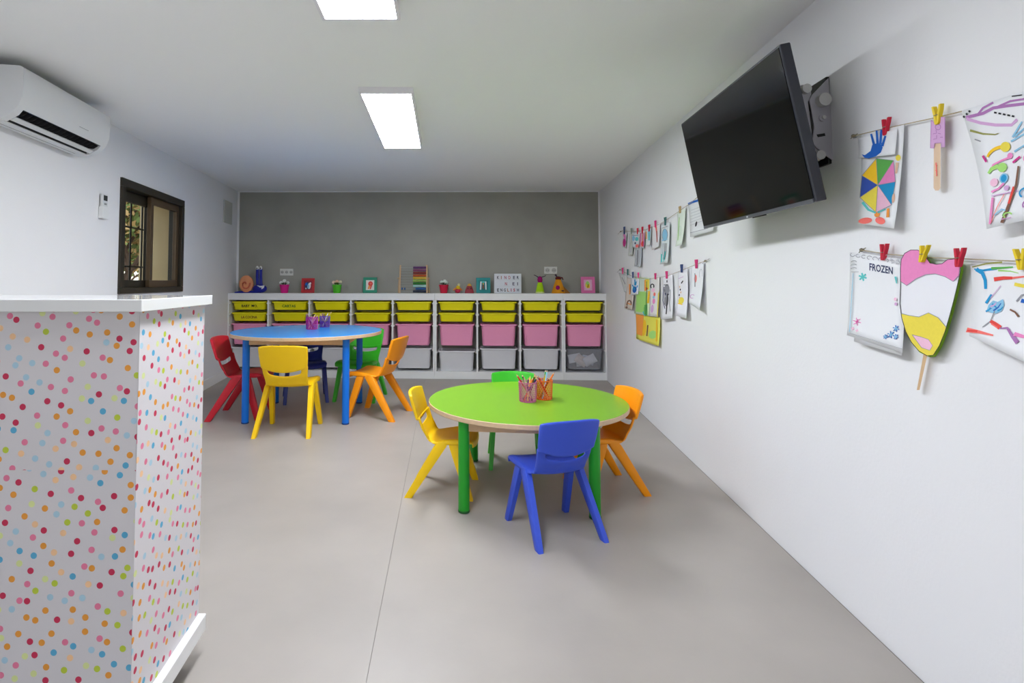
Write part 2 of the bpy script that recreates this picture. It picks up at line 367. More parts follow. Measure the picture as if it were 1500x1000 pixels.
def counter():
    yf, yb = 1.262, 1.642; xf, xb = -.7085, -.727; xL = -1.92
    t = thing('reception_counter', 'tall reception counter papered in coloured dots with white top', 'counter', (-1.3, 1.45, 0))
    mb = MB(); poly = [(xL,yf),(xf,yf),(xb,yb),(xL,yb)]
    mb.loft([[Vector((x,y,.12)) for x,y in poly], [Vector((x,y,1.031)) for x,y in poly]]).build('carcass', M_white, t, smooth=0)
    e = .0012
    for z0, z1, du in ((.12, .668, .013), (.668, 1.031, 0)):
        f_ = e if z1 > 1 else e*.6
        mb = MB(); mb.hexa([Vector(p) for p in ((xL,yf,z0),(xf+.0006,yf,z0),(xf+.0006,yf-f_,z0),(xL,yf-f_,z0),(xL,yf,z1),(xf+.0006,yf,z1),(xf+.0006,yf-f_,z1),(xL,yf-f_,z1))])
        mb.build('front_wallpaper', M_polka, t, smooth=0, uv=lambda p, du=du: (p.x+du, p.z+du*1.7))
    mb = MB(); mb.hexa([Vector(p) for p in ((xf,yf-e,.12),(xf+e,yf-e,.12),(xb+e,yb,.12),(xb,yb,.12),(xf,yf-e,1.031),(xf+e,yf-e,1.031),(xb+e,yb,1.031),(xb,yb,1.031))])
    mb.build('side_wallpaper', M_polka, t, smooth=0, uv=lambda p: (p.y+3.1, p.z))
    mb = MB(); poly = [(xL-.02,yf-.022),(xf+.016,yf-.022),(xb+.017,yb+.018),(xL-.02,yb+.018)]
    mb.loft([[Vector((x,y,1.0315)) for x,y in poly], [Vector((x,y,1.060)) for x,y in poly]])
    mb.build('top', mat('glossy_white_top', (232,232,231), .06, .005, spec=.6), t, smooth=0, bevel=.0015)
    mb = MB(); poly = [(xL,yf-.02),(xf+.022,yf-.02),(xb+.022,yb+.004),(xL,yb+.004)]
    mb.loft([[Vector((x,y,.072)) for x,y in poly], [Vector((x,y,.119)) for x,y in poly]])
    mb.build('base_board', M_white, t, smooth=0, bevel=.003)
    for x, y in ((-.80,1.56),(-.80,1.34),(-1.80,1.56),(-1.80,1.34)):
        c = MB(); c.lathe([(.028,-.011),(.030,-.006),(.030,.006),(.028,.011)], (x,y,.0305), 20, fn=lambda p: Vector((p.z, p.x, p.y)))
        c.box(x-.016, x+.016, y-.02, y+.02, .055, .0718); c.build('caster', M_black, t)
counter()
# ------------------------------------------------------------------ storage shelving
COL = (4.37)/9
def shelf_unit(c0, c1, label):          # columns counted leftwards from the right end
    s0, s1 = c0*COL+.001, c1*COL-.001; dp = .30; tk = .019
    t = thing('shelving_frame', label, 'shelving', shelf((s0+s1)/2, dp/2, 0), 'white shelving frames along the back wall')
    def sb(s0, s1, d0, d1, z0, z1): return MB().box(s0, s1, d0, d1, z0, z1, fn=lambda a, b, c: shelf(a, b, c))
    sb(s0, s1, 0, dp, .892, .970).build('top_board', M_white, t, smooth=0, bevel=.002)
    sb(s0, s1, 0, dp, .0, .083).build('plinth', M_white, t, smooth=0, bevel=.002)
    for k in range(c0, c1+1):
        s = k*COL
        a, b = (s0, s0+tk) if k == c0 else ((s1-tk, s1) if k == c1 else (s-tk/2, s+tk/2))
        sb(a, b, .001, dp, .083, .892).build('upright', M_white, t, smooth=0)
    for k in range(c0, c1):
        a = s0+tk if k == c0 else k*COL+tk/2; b = s1-tk if k+1 == c1 else (k+1)*COL-tk/2
        for z in (.860, .731, .604, .330 if k != 3 else .300):
            for u0, u1 in ((a, a+.011), (b-.011, b)): sb(u0, u1, .006, dp-.01, z-.012, z).build('runner', M_white, t, smooth=0)
shelf_unit(0, 1, 'narrow white shelving frame, one column wide, against the right wall')
shelf_unit(1, 4, 'white shelving frame three columns wide, next to the narrow one')
shelf_unit(4, 9, 'long white shelving frame, five columns wide, behind the blue table')
ORD = ['first', 'second', 'third', 'fourth', 'fifth', 'sixth', 'seventh', 'eighth', 'ninth']
_tub = {}
def tub_mesh(key, w, wb, h, d, m):      # open tapered tub: outer wall, rim, inner wall in one shell
    if key in _tub: return _tub[key]
    r = .03; rings = [rrect(wb, d-.03, r, 0), rrect(wb+.010, d-.024, r, .008)]
    rings += [rrect(w-.030, d-.006, r, h-.019), rrect(w-.026, d-.002, r, h-.015), rrect(w, d+.014, r*.9, h-.014), rrect(w, d+.014, r*.9, h), rrect(w-.036, d-.012, r, h), rrect(wb+.004, d-.034, r, .006)]
    mb = MB(); mb.loft(rings, True, True); _tub[key] = (mb, m); return _tub[key]
def bin_(k, row):
    col = 9-k
    lo_ = k*COL + (.020 if k in (0,1,4) else .0095); hi_ = (k+1)*COL - (.020 if k in (0,3,8) else .0095)
    s = (lo_+hi_)/2
    z0, z1, m, nm, rn = [(.777,.873,M_yel,'yellow','top row'), (.646,.744,M_yel,'yellow','second row'), (.374,.617,M_pink,'pink','third row'), (.112,.343,M_bgrey,'milky white','bottom row')][row]
    if k == 3 and row == 3: z0, z1 = .084, .313
    clear = (k == 0 and row == 3)
    where = 'leftmost column' if col == 1 else ('rightmost column' if col == 9 else ORD[col-1]+' column from the left')
    lab = ('shallow ' if row < 2 else 'deep ')+('clear' if clear else nm)+' bin, '+rn+', '+where+' of the shelving'
    if clear: m = mat('clear_plastic', (244,245,250), .08, 0, trans=.84, ior=1.03)
    inset = [0, .004, .0, .006][row] + random.Random(k*7+row).uniform(-.004, .006)
    t = thing('storage_bin', lab, 'bin', shelf(s, .155+inset, z0), 'bins in the white shelving', math.atan2(-.0508, 1))
    w = .418 if k == 0 else .428; wb = w-.066 if row >= 2 else w-.058
    mb, m = tub_mesh((row, clear, round(z1-z0, 3)), w, wb, z1-z0, .275, m)
    q = MB(); q.v = list(mb.v); q.f = [list(f) for f in mb.f]; q.m = list(mb.m)
    o = q.build('tub', m, t, world=False, bevel=.0025)
    txt = {(8,0): ('BABY  MO.', (12,14,12), .12, .62), (8,1): ('LA COCINA', (120,30,14), .08, .62), (7,0): ('CARTAS', (24,120,30), .18, .58)}.get((k, row))
    if txt:
        vs_, fs_ = text_mesh(txt[0]); hh = .030; L = .19 if k == 8 else .16
        xa = -.09 if k == 8 else -.085; zz = .030
        # the front wall leans: front y at height z
        yf = lambda z: -(.275-.024)/2 - (.009)*(z/(z1-z0)) - .0022
        mb = MB(); mb.add([Vector((xa+u*L, yf(zz+v*hh), zz+v*hh)) for u, v in vs_], fs_); mb.build('lettering', mat('ink_%d%d' % (k, row), txt[1], .6), t, smooth=0, world=False)
for k in range(9):
    for row in range(4): bin_(k, row)
# crumpled papers inside the clear bin
for i, (ds, dz, rr) in enumerate(((.06, .10, .5), (-.03, .09, -.6), (-.10, .11, .2), (.06, .085, -.2), (0.0, .06, .1))):
    mb = MB(); c = shelf(COL*.5-ds, .055+.035*i, .118+dz); rd = random.Random(i); g_ = []
    for a in range(6):
        for b in range(5):
            u, v = (a/5-.5)*.14, (b/4-.5)*.10
            g_.append(c + SU*(-(u*math.cos(rr)-v*math.sin(rr))) + Vector((0,0,u*math.sin(rr)+v*math.cos(rr))) + SV*(rd.uniform(-.012,.012)))
    mb.add(g_, [(a*5+b, a*5+b+1, a*5+b+6, a*5+b+5) for a in range(5) for b in range(4)])
    tag(mb.build('paper_sheet', mat('bin_paper_%d' % i, [(250,250,250),(244,226,218),(252,252,252),(226,232,244),(248,248,244)][i], .7), solid=.0006), ['tilted white','pinkish','bright white','pale bluish','lowest, flat-lying cream'][i]+' paper sheet inside the clear storage bin', 'paper', 'papers in the clear bin')
# ------------------------------------------------------------------ tables
def table(cx, cy, z, R, legs, rl, th, mt, ml, label, nm):
    t = thing('round_table', label, 'table', (cx, cy, 0))
    mb = MB(); mb.lathe([(R-.004,z-th),(R,z-th+.004),(R,z-.0035),(R-.003,z-.0012)], (cx,cy,0), 96); mb.build('tabletop', M_ply, t, smooth=30)
    MB().lathe([(R-.0025,z-.0015),(R-.0035,z)], (cx,cy,0), 96).build('laminate', mt, t, smooth=30)
    for x, y in legs:
        l_ = MB(); l_.lathe([(rl,.012),(rl,z-th)], (x,y,0), 24); o = l_.build('leg', ml, t, smooth=40)
        MB().lathe([(rl-.003,0),(rl+.001,.003),(rl+.001,.012)], (x,y,0), 24).build('foot_cap', mat('dark_cap_'+nm, (30,90,40) if nm == 'green' else (20,60,130), .5), o, smooth=40)
    # the frame under the top
    n = len(legs)
    for i in range(n):
        a, b = Vector(legs[i]), Vector(legs[(i+1) % n]); d = (b-a).normalized(); a = a+d*rl*.9; b = b-d*rl*.9; p = Vector((-d.y, d.x))*.011
        mb = MB(); q = [a-p, b-p, b+p, a+p]
        mb.hexa([Vector((v.x,v.y,z-th-.05)) for v in q]+[Vector((v.x,v.y,z-th)) for v in q]); mb.build('apron', M_wood, t, smooth=0)
M_gt = mat('lime_laminate', (126,180,40), .3, .01); M_gl = mat('green_steel', (30,150,36), .3, .02)
M_bt = mat('blue_laminate', (14,152,244), .22, .01); M_bl = mat('blue_steel', (0,110,214), .35, .02)
table(.452, 2.975, .46, .533, [(.097,2.635),(.706,2.565),(.812,3.27),(.185,3.375)], .027, .026, M_gt, M_gl, 'low round table with lime green top and green legs', 'green')
table(-1.155, 4.612, .69, .622, [(-1.548,4.254),(-.762,4.234),(-.770,4.965),(-1.532,4.967)], .028, .03, M_bt, M_bl, 'taller round table with blue top and blue legs', 'blue')
# ------------------------------------------------------------------ children's chairs
def chair(x, y, fx, fy, k, rgb, nm, label):
    t = thing('child_chair', label, 'chair', (x, y, 0), 'plastic children\'s chairs', math.atan2(fy, fx) - PI/2)
    m = mat('chair_plastic_'+nm, rgb, .38, .015, spec=.45)
    S = lambda a, b, c: Vector((a*k, b*k, c*k))
    # one moulded shell: seat with turned-down edges, a fillet, and the lower back with its hand slot
    def by(z): return -.172 - .088*max(0, (z-.36)/.28)**.9
    def bp(u, z, off=0):
        w = .154 + .024*min(1, max(0, (z-.36)/.22))
        if z > .62: w -= .012*((z-.62)/.032)**2
        return S(u*w, by(z) + .030*u*u + off, z)
    smile = lambda u: .035*u*u
    us = [-1.04,-1,-.9,-.74,-.62,-.4,-.2,0,.2,.4,.62,.74,.9,1,1.04]; n = len(us)
    seat = [(.178,.312),(.181,.330),(.172,.345),(.150,.352),(.11,.354),(.05,.351),(-.02,.345),(-.08,.338),(-.115,.335),(-.140,.341),(-.159,.358),(-.169,.382)]
    pts = []
    for j, (py, pz) in enumerate(seat):
        t_ = min(1, max(0, (py+.168)/.20)); w = .153 + .020*t_
        for u in us:
            e = min(1, abs(u)); sk = abs(u) > 1
            pts.append(S((math.copysign(e*w + (.003 if sk else 0), u)), py - (.014*e*e if py > .12 else 0) + (1-t_)*.030*e*e + (.016*(1-t_) if sk else 0), pz + .014*e**3*t_ - .004*(1-e*e) - (.030*t_*(1 if py < .17 else .2) if sk else 0)))
    rows = [lambda u: .400+.022*u*u, lambda u: .420+smile(u), lambda u: .452+smile(u), lambda u: .475+.02*u*u]
    for r in rows:
        for u in us:
            e = max(-1, min(1, u)); q_ = bp(e, r(e)); pts.append(q_ + (S(0, .016, 0) if abs(u) > 1 else S(0,0,0)))
    k0 = len(seat); mb = MB()
    mb.add(pts, [(j*n+i, j*n+i+1, (j+1)*n+i+1, (j+1)*n+i) for j in range(k0+len(rows)-1) for i in range(n-1) if not (j == k0+1 and 3 <= i < n-4)])
    mb.build('seat_shell', m, t, world=False, solid=.010*k, sub=1, smooth=60)
    rows = [lambda u: .448+smile(u), lambda u: .456+smile(u), lambda u: .50+.02*u*u, lambda u: .55+.005*u*u, lambda u: .61-.004*u*u, lambda u: .644-.012*u*u, lambda u: .652-.014*u**4]
    mb = MB(); us = [-1,-.93,-.75,-.5,-.25,0,.25,.5,.75,.93,1]; n = len(us)
    fr = [bp(u, r(u), .007) for r in rows for u in us]; bk = [bp(u, r(u), -.017) for r in rows for u in us]; q = len(fr); R_ = len(rows)
    fs = []
    for j in range(R_-1):
        for i in range(n-1):
            a = j*n+i; fs += [(a, a+1, a+1+n, a+n), (q+a+n, q+a+n+1, q+a+1, q+a)]
    for i in range(n-1): fs += [(q+i, q+i+1, i+1, i), ((R_-1)*n+i, (R_-1)*n+i+1, q+(R_-1)*n+i+1, q+(R_-1)*n+i)]
    for j in range(R_-1): fs += [(j*n, (j+1)*n, q+(j+1)*n, q+j*n), (q+j*n+n-1, q+(j+1)*n+n-1, (j+1)*n+n-1, j*n+n-1)]
    mb.add(fr+bk, fs); mb.build('backrest', m, t, world=False, sub=1, smooth=60)
    # four splayed legs, two a side meeting under the seat edge
    for sx in (-1, 1):
        for ft, top, wt, wf in (((.187,.150), (.160,.040), .032, .022), ((.193,-.245), (.160,-.022), .040, .025)):
            rings = []
            for q in (0, .04, .35, .7, .92, 1.0):
                cx_, cy_ = ft[0]+(top[0]-ft[0])*q, ft[1]+(top[1]-ft[1])*q; hw = (wf+(wt-wf)*q); hx = .0155+.0035*q
                if q == 0: hw -= .001; hx -= .001
                if q == 1.0: hw *= .75; hx *= .75
                c_ = .2
                rings.append([S(sx*(cx_+a*hx), cy_+b*hw, .352*q) for a, b in ((1-c_,-1),(1,-1+c_),(1,1-c_),(1-c_,1),(-1+c_,1),(-1,1-c_),(-1,-1+c_),(-1+c_,-1))])
            l_ = MB(); l_.loft(rings); l_.build('leg', m, t, world=False, smooth=50)
CY = (246,200,10); CO = (252,154,8); CB = (58,86,206); CG = (60,186,40); CR = (206,34,52); CN = (34,50,140)
chair(.478, 2.485, -.30, .95, .80, CB, 'blue', 'blue plastic child chair in front of the low green table')
chair(.035, 2.935, .985, -.15, .80, CY, 'yellow', 'small yellow plastic chair at the left of the green table')
chair(.435, 3.33, -.08, -1, .80, CG, 'green', 'small green plastic chair behind the green table')
chair(.83, 2.95, -.985, -.17, .80, CO, 'orange', 'small orange plastic chair between the green table and right wall')
chair(-1.148, 4.105, .0, 1, 1.0, CY, 'yellow', 'larger yellow plastic chair with its back to us at the blue table')
chair(-1.627, 4.51, 1, .03, 1.0, CR, 'red', 'red plastic child chair at the left of the blue table')
chair(-.583, 4.56, -.95, .30, 1.0, CO, 'orange', 'larger orange plastic chair at the right of the blue table')
chair(-.80, 5.14, -.16, -.985, 1.0, CG, 'green', 'larger green plastic chair behind the right side of the blue table')
chair(-1.29, 5.09, .28, -.96, 1.0, CN, 'navy', 'dark blue plastic chair mostly hidden behind the blue table')
# ------------------------------------------------------------------ pencil cups and pencils
def wire_cup(x, y, z, r, h, rgb, nm, label):
    t = thing('pencil_cup', label, 'pencil cup', (x, y, z), 'wire mesh pencil cups')
    m = mat('cup_wire_'+nm, rgb, .4, .02)
    n, k = 26, 9; mb = MB()
    vs_ = [Vector(((r*.92+r*.08*j/k)*math.cos(2*PI*(i+.5*(j % 2))/n), (r*.92+r*.08*j/k)*math.sin(2*PI*(i+.5*(j % 2))/n), .004+(h-.006)*j/k)) for j in range(k+1) for i in range(n)]
    for j in range(k):
        for i in range(n):
            a = vs_[j*n+i]
            for ii in ((i, (i-1) % n) if j % 2 == 0 else (i, (i+1) % n)):
                b = vs_[(j+1)*n+ii]; mb.tube([a, b], .0016, 3, caps=False)
    mb.build('wire_mesh', m, t, world=False, smooth=0)
    MB().lathe([(r*.92,0),(r*.93,.003),(r*.90,.004)], (0,0,0), 26).build('base', m, t, world=False)
    mb = MB(); mb.tube([Vector((r*math.cos(2*PI*i/26), r*math.sin(2*PI*i/26), h-.002)) for i in range(27)], .0022, 6, caps=False); mb.build('rim', m, t, world=False)
PC = {'red': (205,40,45), 'dark blue': (30,40,110), 'orange': (235,120,30), 'yellow': (235,205,60), 'black': (28,30,36), 'green': (50,140,70), 'natural wood': (216,176,130), 'purple': (120,60,140), 'light blue': (130,190,220), 'pale pink': (236,190,200), 'brown': (120,72,44), 'white': (232,232,230)}
def pencils(x, y, z, r, h, cols, cupname, seed):
    rd = random.Random(seed)
    for i, c in enumerate(cols):
        a = 2*PI*i/len(cols) + rd.uniform(-.3,.3); a2 = a + rd.uniform(.7,1.3)*PI*.9
        L = h*rd.uniform(1.28,1.62)
        b = Vector((x+math.cos(a2)*r*.55, y+math.sin(a2)*r*.55, z+.006)); tp = Vector((x+math.cos(a)*r*.74, y+math.sin(a)*r*.74, z+h*.98))
        d = (tp-b).normalized(); e = b+d*L
        t = thing('pencil', c+' pencil standing in the '+cupname, 'pencil', b, 'pencils in the '+cupname)
        MB().tube([b, e-d*.014], .0046, 6).build('shaft', mat('pencil_'+c.replace(' ','_'), PC[c], .4), t, smooth=25)
        MB().tube([e-d*.014, e-d*.004], [.0046,.0016], 6).build('sharpened_wood', M_wood, t, smooth=25)
        MB().tube([e-d*.004, e], [.0014,.0003], 6).build('lead', mat('pencil_'+c.replace(' ','_'), PC[c], .4), t, smooth=25)
p = at_z(773.5, 588, .46); wire_cup(p.x, p.y+.01, .4602, .048, .105, (206,110,160), 'pink', 'pink wire mesh pencil cup on the green table')
pencils(p.x, p.y+.01, .4602, .048, .105, ['dark blue', 'orange', 'yellow', 'black', 'natural wood', 'red', 'pale pink', 'purple', 'brown'], 'pink wire cup on the green table', 3)
p = at_z(796.5, 584.5, .46); wire_cup(p.x+.003, p.y+.01, .4602, .047, .105, (236,112,40), 'orange', 'orange wire mesh pencil cup on the green table')
pencils(p.x+.003, p.y+.01, .4602, .047, .105, ['orange', 'light blue', 'green', 'purple', 'natural wood', 'red', 'yellow', 'brown'], 'orange wire cup on the green table', 5)
p = at_z(457, 482, .69); wire_cup(p.x, p.y, .6902, .052, .105, (176,30,140), 'magenta', 'magenta wire mesh pencil cup on the blue table')
pencils(p.x, p.y, .6902, .052, .105, ['pale pink', 'natural wood', 'brown', 'purple', 'white'], 'magenta wire cup on the blue table', 8)
p = at_z(470, 479.5, .69); wire_cup(p.x+.024, p.y+.05, .6902, .047, .10, (90,50,160), 'violet', 'violet wire mesh pencil cup on the blue table')
pencils(p.x+.024, p.y+.05, .6902, .047, .10, ['yellow', 'white', 'purple', 'natural wood', 'brown'], 'violet wire cup on the blue table', 11)
# ------------------------------------------------------------------ television on its wall mount
def television():
    cs = [Vector(q) for q in ((1.1507,2.5881,1.8655),(1.0782,1.7011,1.8638),(1.1762,1.6941,1.3531),(1.2487,2.5811,1.3549))]
    c = sum(cs, Vector())/4; r = ((cs[1]-cs[0])+(cs[2]-cs[3])).normalized(); u = ((cs[0]-cs[3])+(cs[1]-cs[2])).normalized(); n = r.cross(u).normalized()
    if n.x > 0: n = -n
    w, h = .89, .52
    P = lambda a, b, d: c + r*a + u*b + n*d         # d towards the viewer of the screen
    t = thing('television', 'black flat television hung tilted high on the right wall', 'television', c - u*h/2)
    def bx(a0,a1,b0,b1,d0,d1,m,name,bev=0): return MB().box(a0,a1,b0,b1,d0,d1,fn=P).build(name, m, t, smooth=0, bevel=bev)
    M_bez = mat('dark_grey_bezel', (44,46,54), .3, .02)
    bx(-w/2,w/2,-h/2,h/2,-.035,-.001, M_bez, 'case', .004)
    bx(-w/2+.008,w/2-.008,-h/2+.014,h/2-.009,-.001,.0012, mat('black_screen_glass', (3,3,3), .06, 0, spec=.8), 'screen')
    bx(-w/2+.01,w/2-.01,-h/2,-h/2+.012,-.001,.003, mat('brushed_lower_trim', (120,124,132), .3, .03, metal=.6), 'lower_trim')
    bx(-.006,.006,-h/2+.003,-h/2+.009,.003,.0036, mat('logo_grey', (220,222,226), .3), 'badge')
    bx(-w/2+.10,w/2-.10,-h/2+.05,h/2-.09,-.075,-.035, M_black, 'rear_housing', .012)
    bx(.02,.10,-h/2-.004,-h/2+.0005,-.02,-.006, M_black, 'receiver')
    # mount
    M_met = mat('grey_painted_steel', (172,170,178), .35, .02, metal=.25); M_knob = mat('satin_cap', (196,196,194), .35, .02)
    tm = thing('television_mount', 'grey steel tilting bracket between the television and the wall', 'wall mount', rwall(2.15, 1.52))
    def wb_(y0,y1,z0,z1,o0,o1,m,name):
        q = [rwall(y0,0,o0), rwall(y1,0,o0), rwall(y1,0,o1), rwall(y0,0,o1)]
        return MB().hexa([a+Vector((0,0,z0)) for a in q]+[a+Vector((0,0,z1)) for a in q]).build(name, m, tm, smooth=0, bevel=.002)
    wb_(1.875,2.43,1.515,1.60,.001,.012, M_black, 'wall_rail'); wb_(1.875,2.43,1.74,1.825,.001,.012, M_black, 'wall_rail')
    for z in (1.55,1.645,1.70,1.775): wb_(1.90,2.41,z,z+.014,.06,.085, M_black, 'cross_rail')
    wb_(1.92,2.38,1.54,1.80,.05,.058, mat('dark_backing', (70,72,74), .5), 'backing_plate')
    for Y in (1.872, 2.42):
        pn = Vector((0, 1, 0))
        def PP(x, y, d): return on_plane(x, y, Vector((0, 1.872, 0)), pn) + Vector((.111*(Y-1.872), Y-1.872+d, 0))
        plate = [(1214,114),(1216,150),(1222,236),(1196,216),(1190,208),(1193,186),(1189,160),(1186,146),(1190,139)]
        o = MB().prism(plate, PP, 0, .006).build('side_plate', M_met, tm, smooth=0, bevel=.0012)
        arm = [(1172,130),(1176,123),(1184,122),(1190,128),(1191,137),(1186,148),(1189,170),(1193,206),(1206,220),(1209,228),(1203,235),(1194,232),(1191,222),(1186,190),(1180,160)]
        MB().prism(arm, PP, .008, .014).build('tilt_arm', M_met, tm, smooth=0, bevel=.0012)
        for (x, y, rr, d0, d1, mm) in ((1181,130,6.8,-.006,.010,M_knob),(1203,148,9.3,-.022,.002,M_knob),(1204,173,5,-.006,.002,M_met),(1205,172.6,2.8,-.010,-.004,M_knob),(1202,227,6.8,-.004,.012,M_knob)):
            pts = [(x+rr*math.cos(2*PI*k/18), y+rr*math.sin(2*PI*k/18)) for k in range(18)]
            MB().prism(pts, PP, d0, d1).build('pivot_cap' if rr > 5.5 else 'bolt', mm, tm, smooth=40)
        MB().prism([(1196,197),(1208,195),(1209,199),(1198,201)], PP, -.0008, .0005).build('slot', M_black, tm, smooth=0)
        # strut from the tilt arm to the back of the set
        a = PP(1178,132,.011); b = PP(1196,226,.011)
        for q in (a, b):
            d_ = (q-c).dot(n); e = q + n*(-.036-d_)
            MB().tube([q, e], .010, 8).build('strut', M_black, tm)
television()
# ------------------------------------------------------------------ drawings pegged on strings along the right wall
INK = {'black': (40,38,44), 'grey': (150,150,158), 'lgrey': (196,198,204), 'blue': (28,98,190), 'dblue': (52,82,170), 'lblue': (140,196,226), 'cyan': (30,150,206), 'teal': (96,200,200), 'green': (96,176,84), 'lgreen': (168,222,120), 'dgreen': (60,110,60), 'yellow': (240,220,80), 'gold': (250,200,40), 'orange': (248,160,70), 'red': (232,74,66), 'coral': (246,120,112), 'pink': (238,140,196), 'lpink': (246,196,220), 'magenta': (206,50,140), 'purple': (176,120,180), 'lilac': (214,170,214), 'brown': (130,90,70), 'olive': (150,150,80), 'skin': (228,188,160), 'white': (240,240,242), 'pmint': (214,228,214), 'navy': (50,60,100)}
def ink(n): return mat('crayon_'+n, INK[n], .8, .06, 120)
class Sheet:
    def __init__(s, name, label, cat, quad, off, curl, rgb=(238,239,242), group=None, outline=None, mname=None, nx=6, ny=10, bow=0):
        s.q = quad; s.off = off; s.curl = curl; s.bow = bow; s.inks = {}; s.lay = 0
        zs = [RW(*p, off).z for p in quad]; s.zt = max(zs); s.zb = min(zs)
        ys = [RW(*p, off).y for p in quad]; s.y0, s.y1 = min(ys), max(ys)
        lo = RW((quad[2][0]+quad[3][0])/2, (quad[2][1]+quad[3][1])/2, off)
        s.t = thing(name, label, cat, Vector((lo.x, lo.y, s.zb)), group)
        m = mat(mname or 'paper_%d_%d_%d' % rgb, rgb, .75, .01, 60)
        if outline is None:
            mb = MB(); g_ = []
            for j in range(ny+1):
                for i in range(nx+1):
                    u, v = i/nx, j/ny
                    top = (quad[0][0]+(quad[1][0]-quad[0][0])*u, quad[0][1]+(quad[1][1]-quad[0][1])*u); bot = (quad[3][0]+(quad[2][0]-quad[3][0])*u, quad[3][1]+(quad[2][1]-quad[3][1])*u)
                    g_.append(s.P(top[0]+(bot[0]-top[0])*v, top[1]+(bot[1]-top[1])*v, 0))
            mb.add(g_, [(j*(nx+1)+i, j*(nx+1)+i+1, (j+1)*(nx+1)+i+1, (j+1)*(nx+1)+i) for j in range(ny) for i in range(nx)])
            mb.build('sheet', m, s.t, solid=.0005, smooth=60)
        else:
            MB().loft([[s.P(x, y, 0) for x, y in outline], [s.P(x, y, -.0008) for x, y in outline]]).build('sheet', m, s.t, smooth=0)
    def P(s, x, y, d):
        w = RW(x, y, s.off); t = (s.zt-w.z)/max(.001, s.zt-s.zb); b = (w.y-s.y0)/max(.001, s.y1-s.y0)*2-1
        return RW(x, y, s.off+d) + RN*(s.curl*max(0, t-.15)**2*1.38 + s.bow*b*b*max(0, t))
    def _m(s, c):
        if c not in s.inks: s.inks[c] = MB()
        s.lay += 1
        return s.inks[c], .0012 + .00006*s.lay
    def poly(s, c, pts): m, d = s._m(c); m.add([s.P(x, y, d) for x, y in pts], [tuple(range(len(pts)))])
    def disc(s, c, x, y, rx, ry=None, n=16, rot=0):
        ry = ry or rx; ca, sa = math.cos(rot), math.sin(rot)
        s.poly(c, [(x+rx*math.cos(2*PI*k/n)*ca-ry*math.sin(2*PI*k/n)*sa, y+rx*math.cos(2*PI*k/n)*sa+ry*math.sin(2*PI*k/n)*ca) for k in range(n)])
    def line(s, c, pts, w, w1=None):
        m, d = s._m(c); L = []; R = []; n = len(pts); w1 = w if w1 is None else w1
        for i, p in enumerate(pts):
            a = pts[max(0, i-1)]; b = pts[min(n-1, i+1)]; dx, dy = b[0]-a[0], b[1]-a[1]; l = math.hypot(dx, dy) or 1
            k = (w+(w1-w)*i/max(1, n-1))/2; L.append(s.P(p[0]-dy/l*k, p[1]+dx/l*k, d)); R.append(s.P(p[0]+dy/l*k, p[1]-dx/l*k, d))
        m.add(L+R, [(i, i+1, n+i+1, n+i) for i in range(n-1)])
    def arc(s, c, x, y, rx, ry, a0, a1, w, w1=None, n=14):
        s.line(c, [(x+rx*math.cos(math.radians(a0+(a1-a0)*k/n)), y+ry*math.sin(math.radians(a0+(a1-a0)*k/n))) for k in range(n+1)], w, w1)
    def text(s, c, txt, tl, tr, h):
        m, d = s._m(c); vs_, fs_ = text_mesh(txt)
        m.add([s.P(tl[0]+(tr[0]-tl[0])*u, tl[1]+(tr[1]-tl[1])*u+h*(1-v), d) for u, v in vs_], fs_)
    def star(s, c, x, y, r, n=6, w=1.2):
        for k in range(n//2):
            a = PI*k/(n//2)+.3; s.line(c, [(x-r*math.cos(a), y-r*math.sin(a)), (x+r*math.cos(a), y+r*math.sin(a))], w)
    def done(s, name='drawing'):
        for c, m in s.inks.items(): m.build(name, ink(c), s.t, smooth=0)
PEG = {'red': (206,30,60), 'yellow': (236,206,30), 'pink': (226,60,130), 'navy': (50,70,120), 'teal': (70,120,120), 'grey': (140,150,140), 'lightwood': (200,170,120), 'blue': (70,130,190)}
def peg(x0, y0, x1, y1, col, where, off=.02, w=None):
    a = RW(x0, y0, off); b = RW(x1, y1, off); up = (a-b); L = up.length; up.normalize(); side = Vector((.111, 1, 0)).normalized()
    w = w or L*.36
    t = thing('clothes_peg', col.replace('lightwood','light wooden')+' mini clothes peg '+where, 'clothes peg', b, 'mini pegs holding the drawings')
    m = mat('peg_'+col, PEG[col], .5)
    for sg in (-1, 1):
        mb = MB(); rings = []
        for q, sp, hw in ((0, .14, .5), (.12, .20, .8), (.45, .28, .9), (.72, .50, .85), (1, .62 if sg < 0 else .72, .7)):
            c_ = b + up*L*q + side*sg*w*sp; hh = w*.24*hw
            rings.append([c_+side*sx*hh+RN*sy*.005 for sx, sy in ((-1,-1),(1,-1),(1,1),(-1,1))])
        mb.loft(rings).build('jaw', m, t, smooth=0, bevel=.0008)
    c_ = b+up*L*.48
    MB().tube([c_-side*w*.34+RN*.0055, c_+RN*.007, c_+side*w*.34+RN*.0055], .0012, 6).build('spring', mat('spring_steel', (170,165,150), .3, metal=.8), t)
M_jute = mat('jute_string', (176,162,132), .9, .2, 200); M_hook = mat('hook_metal', (120,112,92), .4, .1, metal=.4)
def string(pts, label, knots):
    t = thing('hanging_string', label, 'string', RW(*pts[0], .012))
    MB().tube([RW(x, y, .012) for x, y in pts], .0016, 6).build('cord', M_jute, t)
    for (x, y) in knots:
        mb = MB(); c_ = RW(x, y, .008); mb.ball(c_, .006); mb.tube([c_, RW(x+6, y-3, .013)], .0015, 5); mb.tube([c_, RW(x-4, y+4, .014)], .0013, 5); mb.tube([c_, c_-RN*.0075], .003, 6); mb.build('knot_and_nail', M_hook, t)
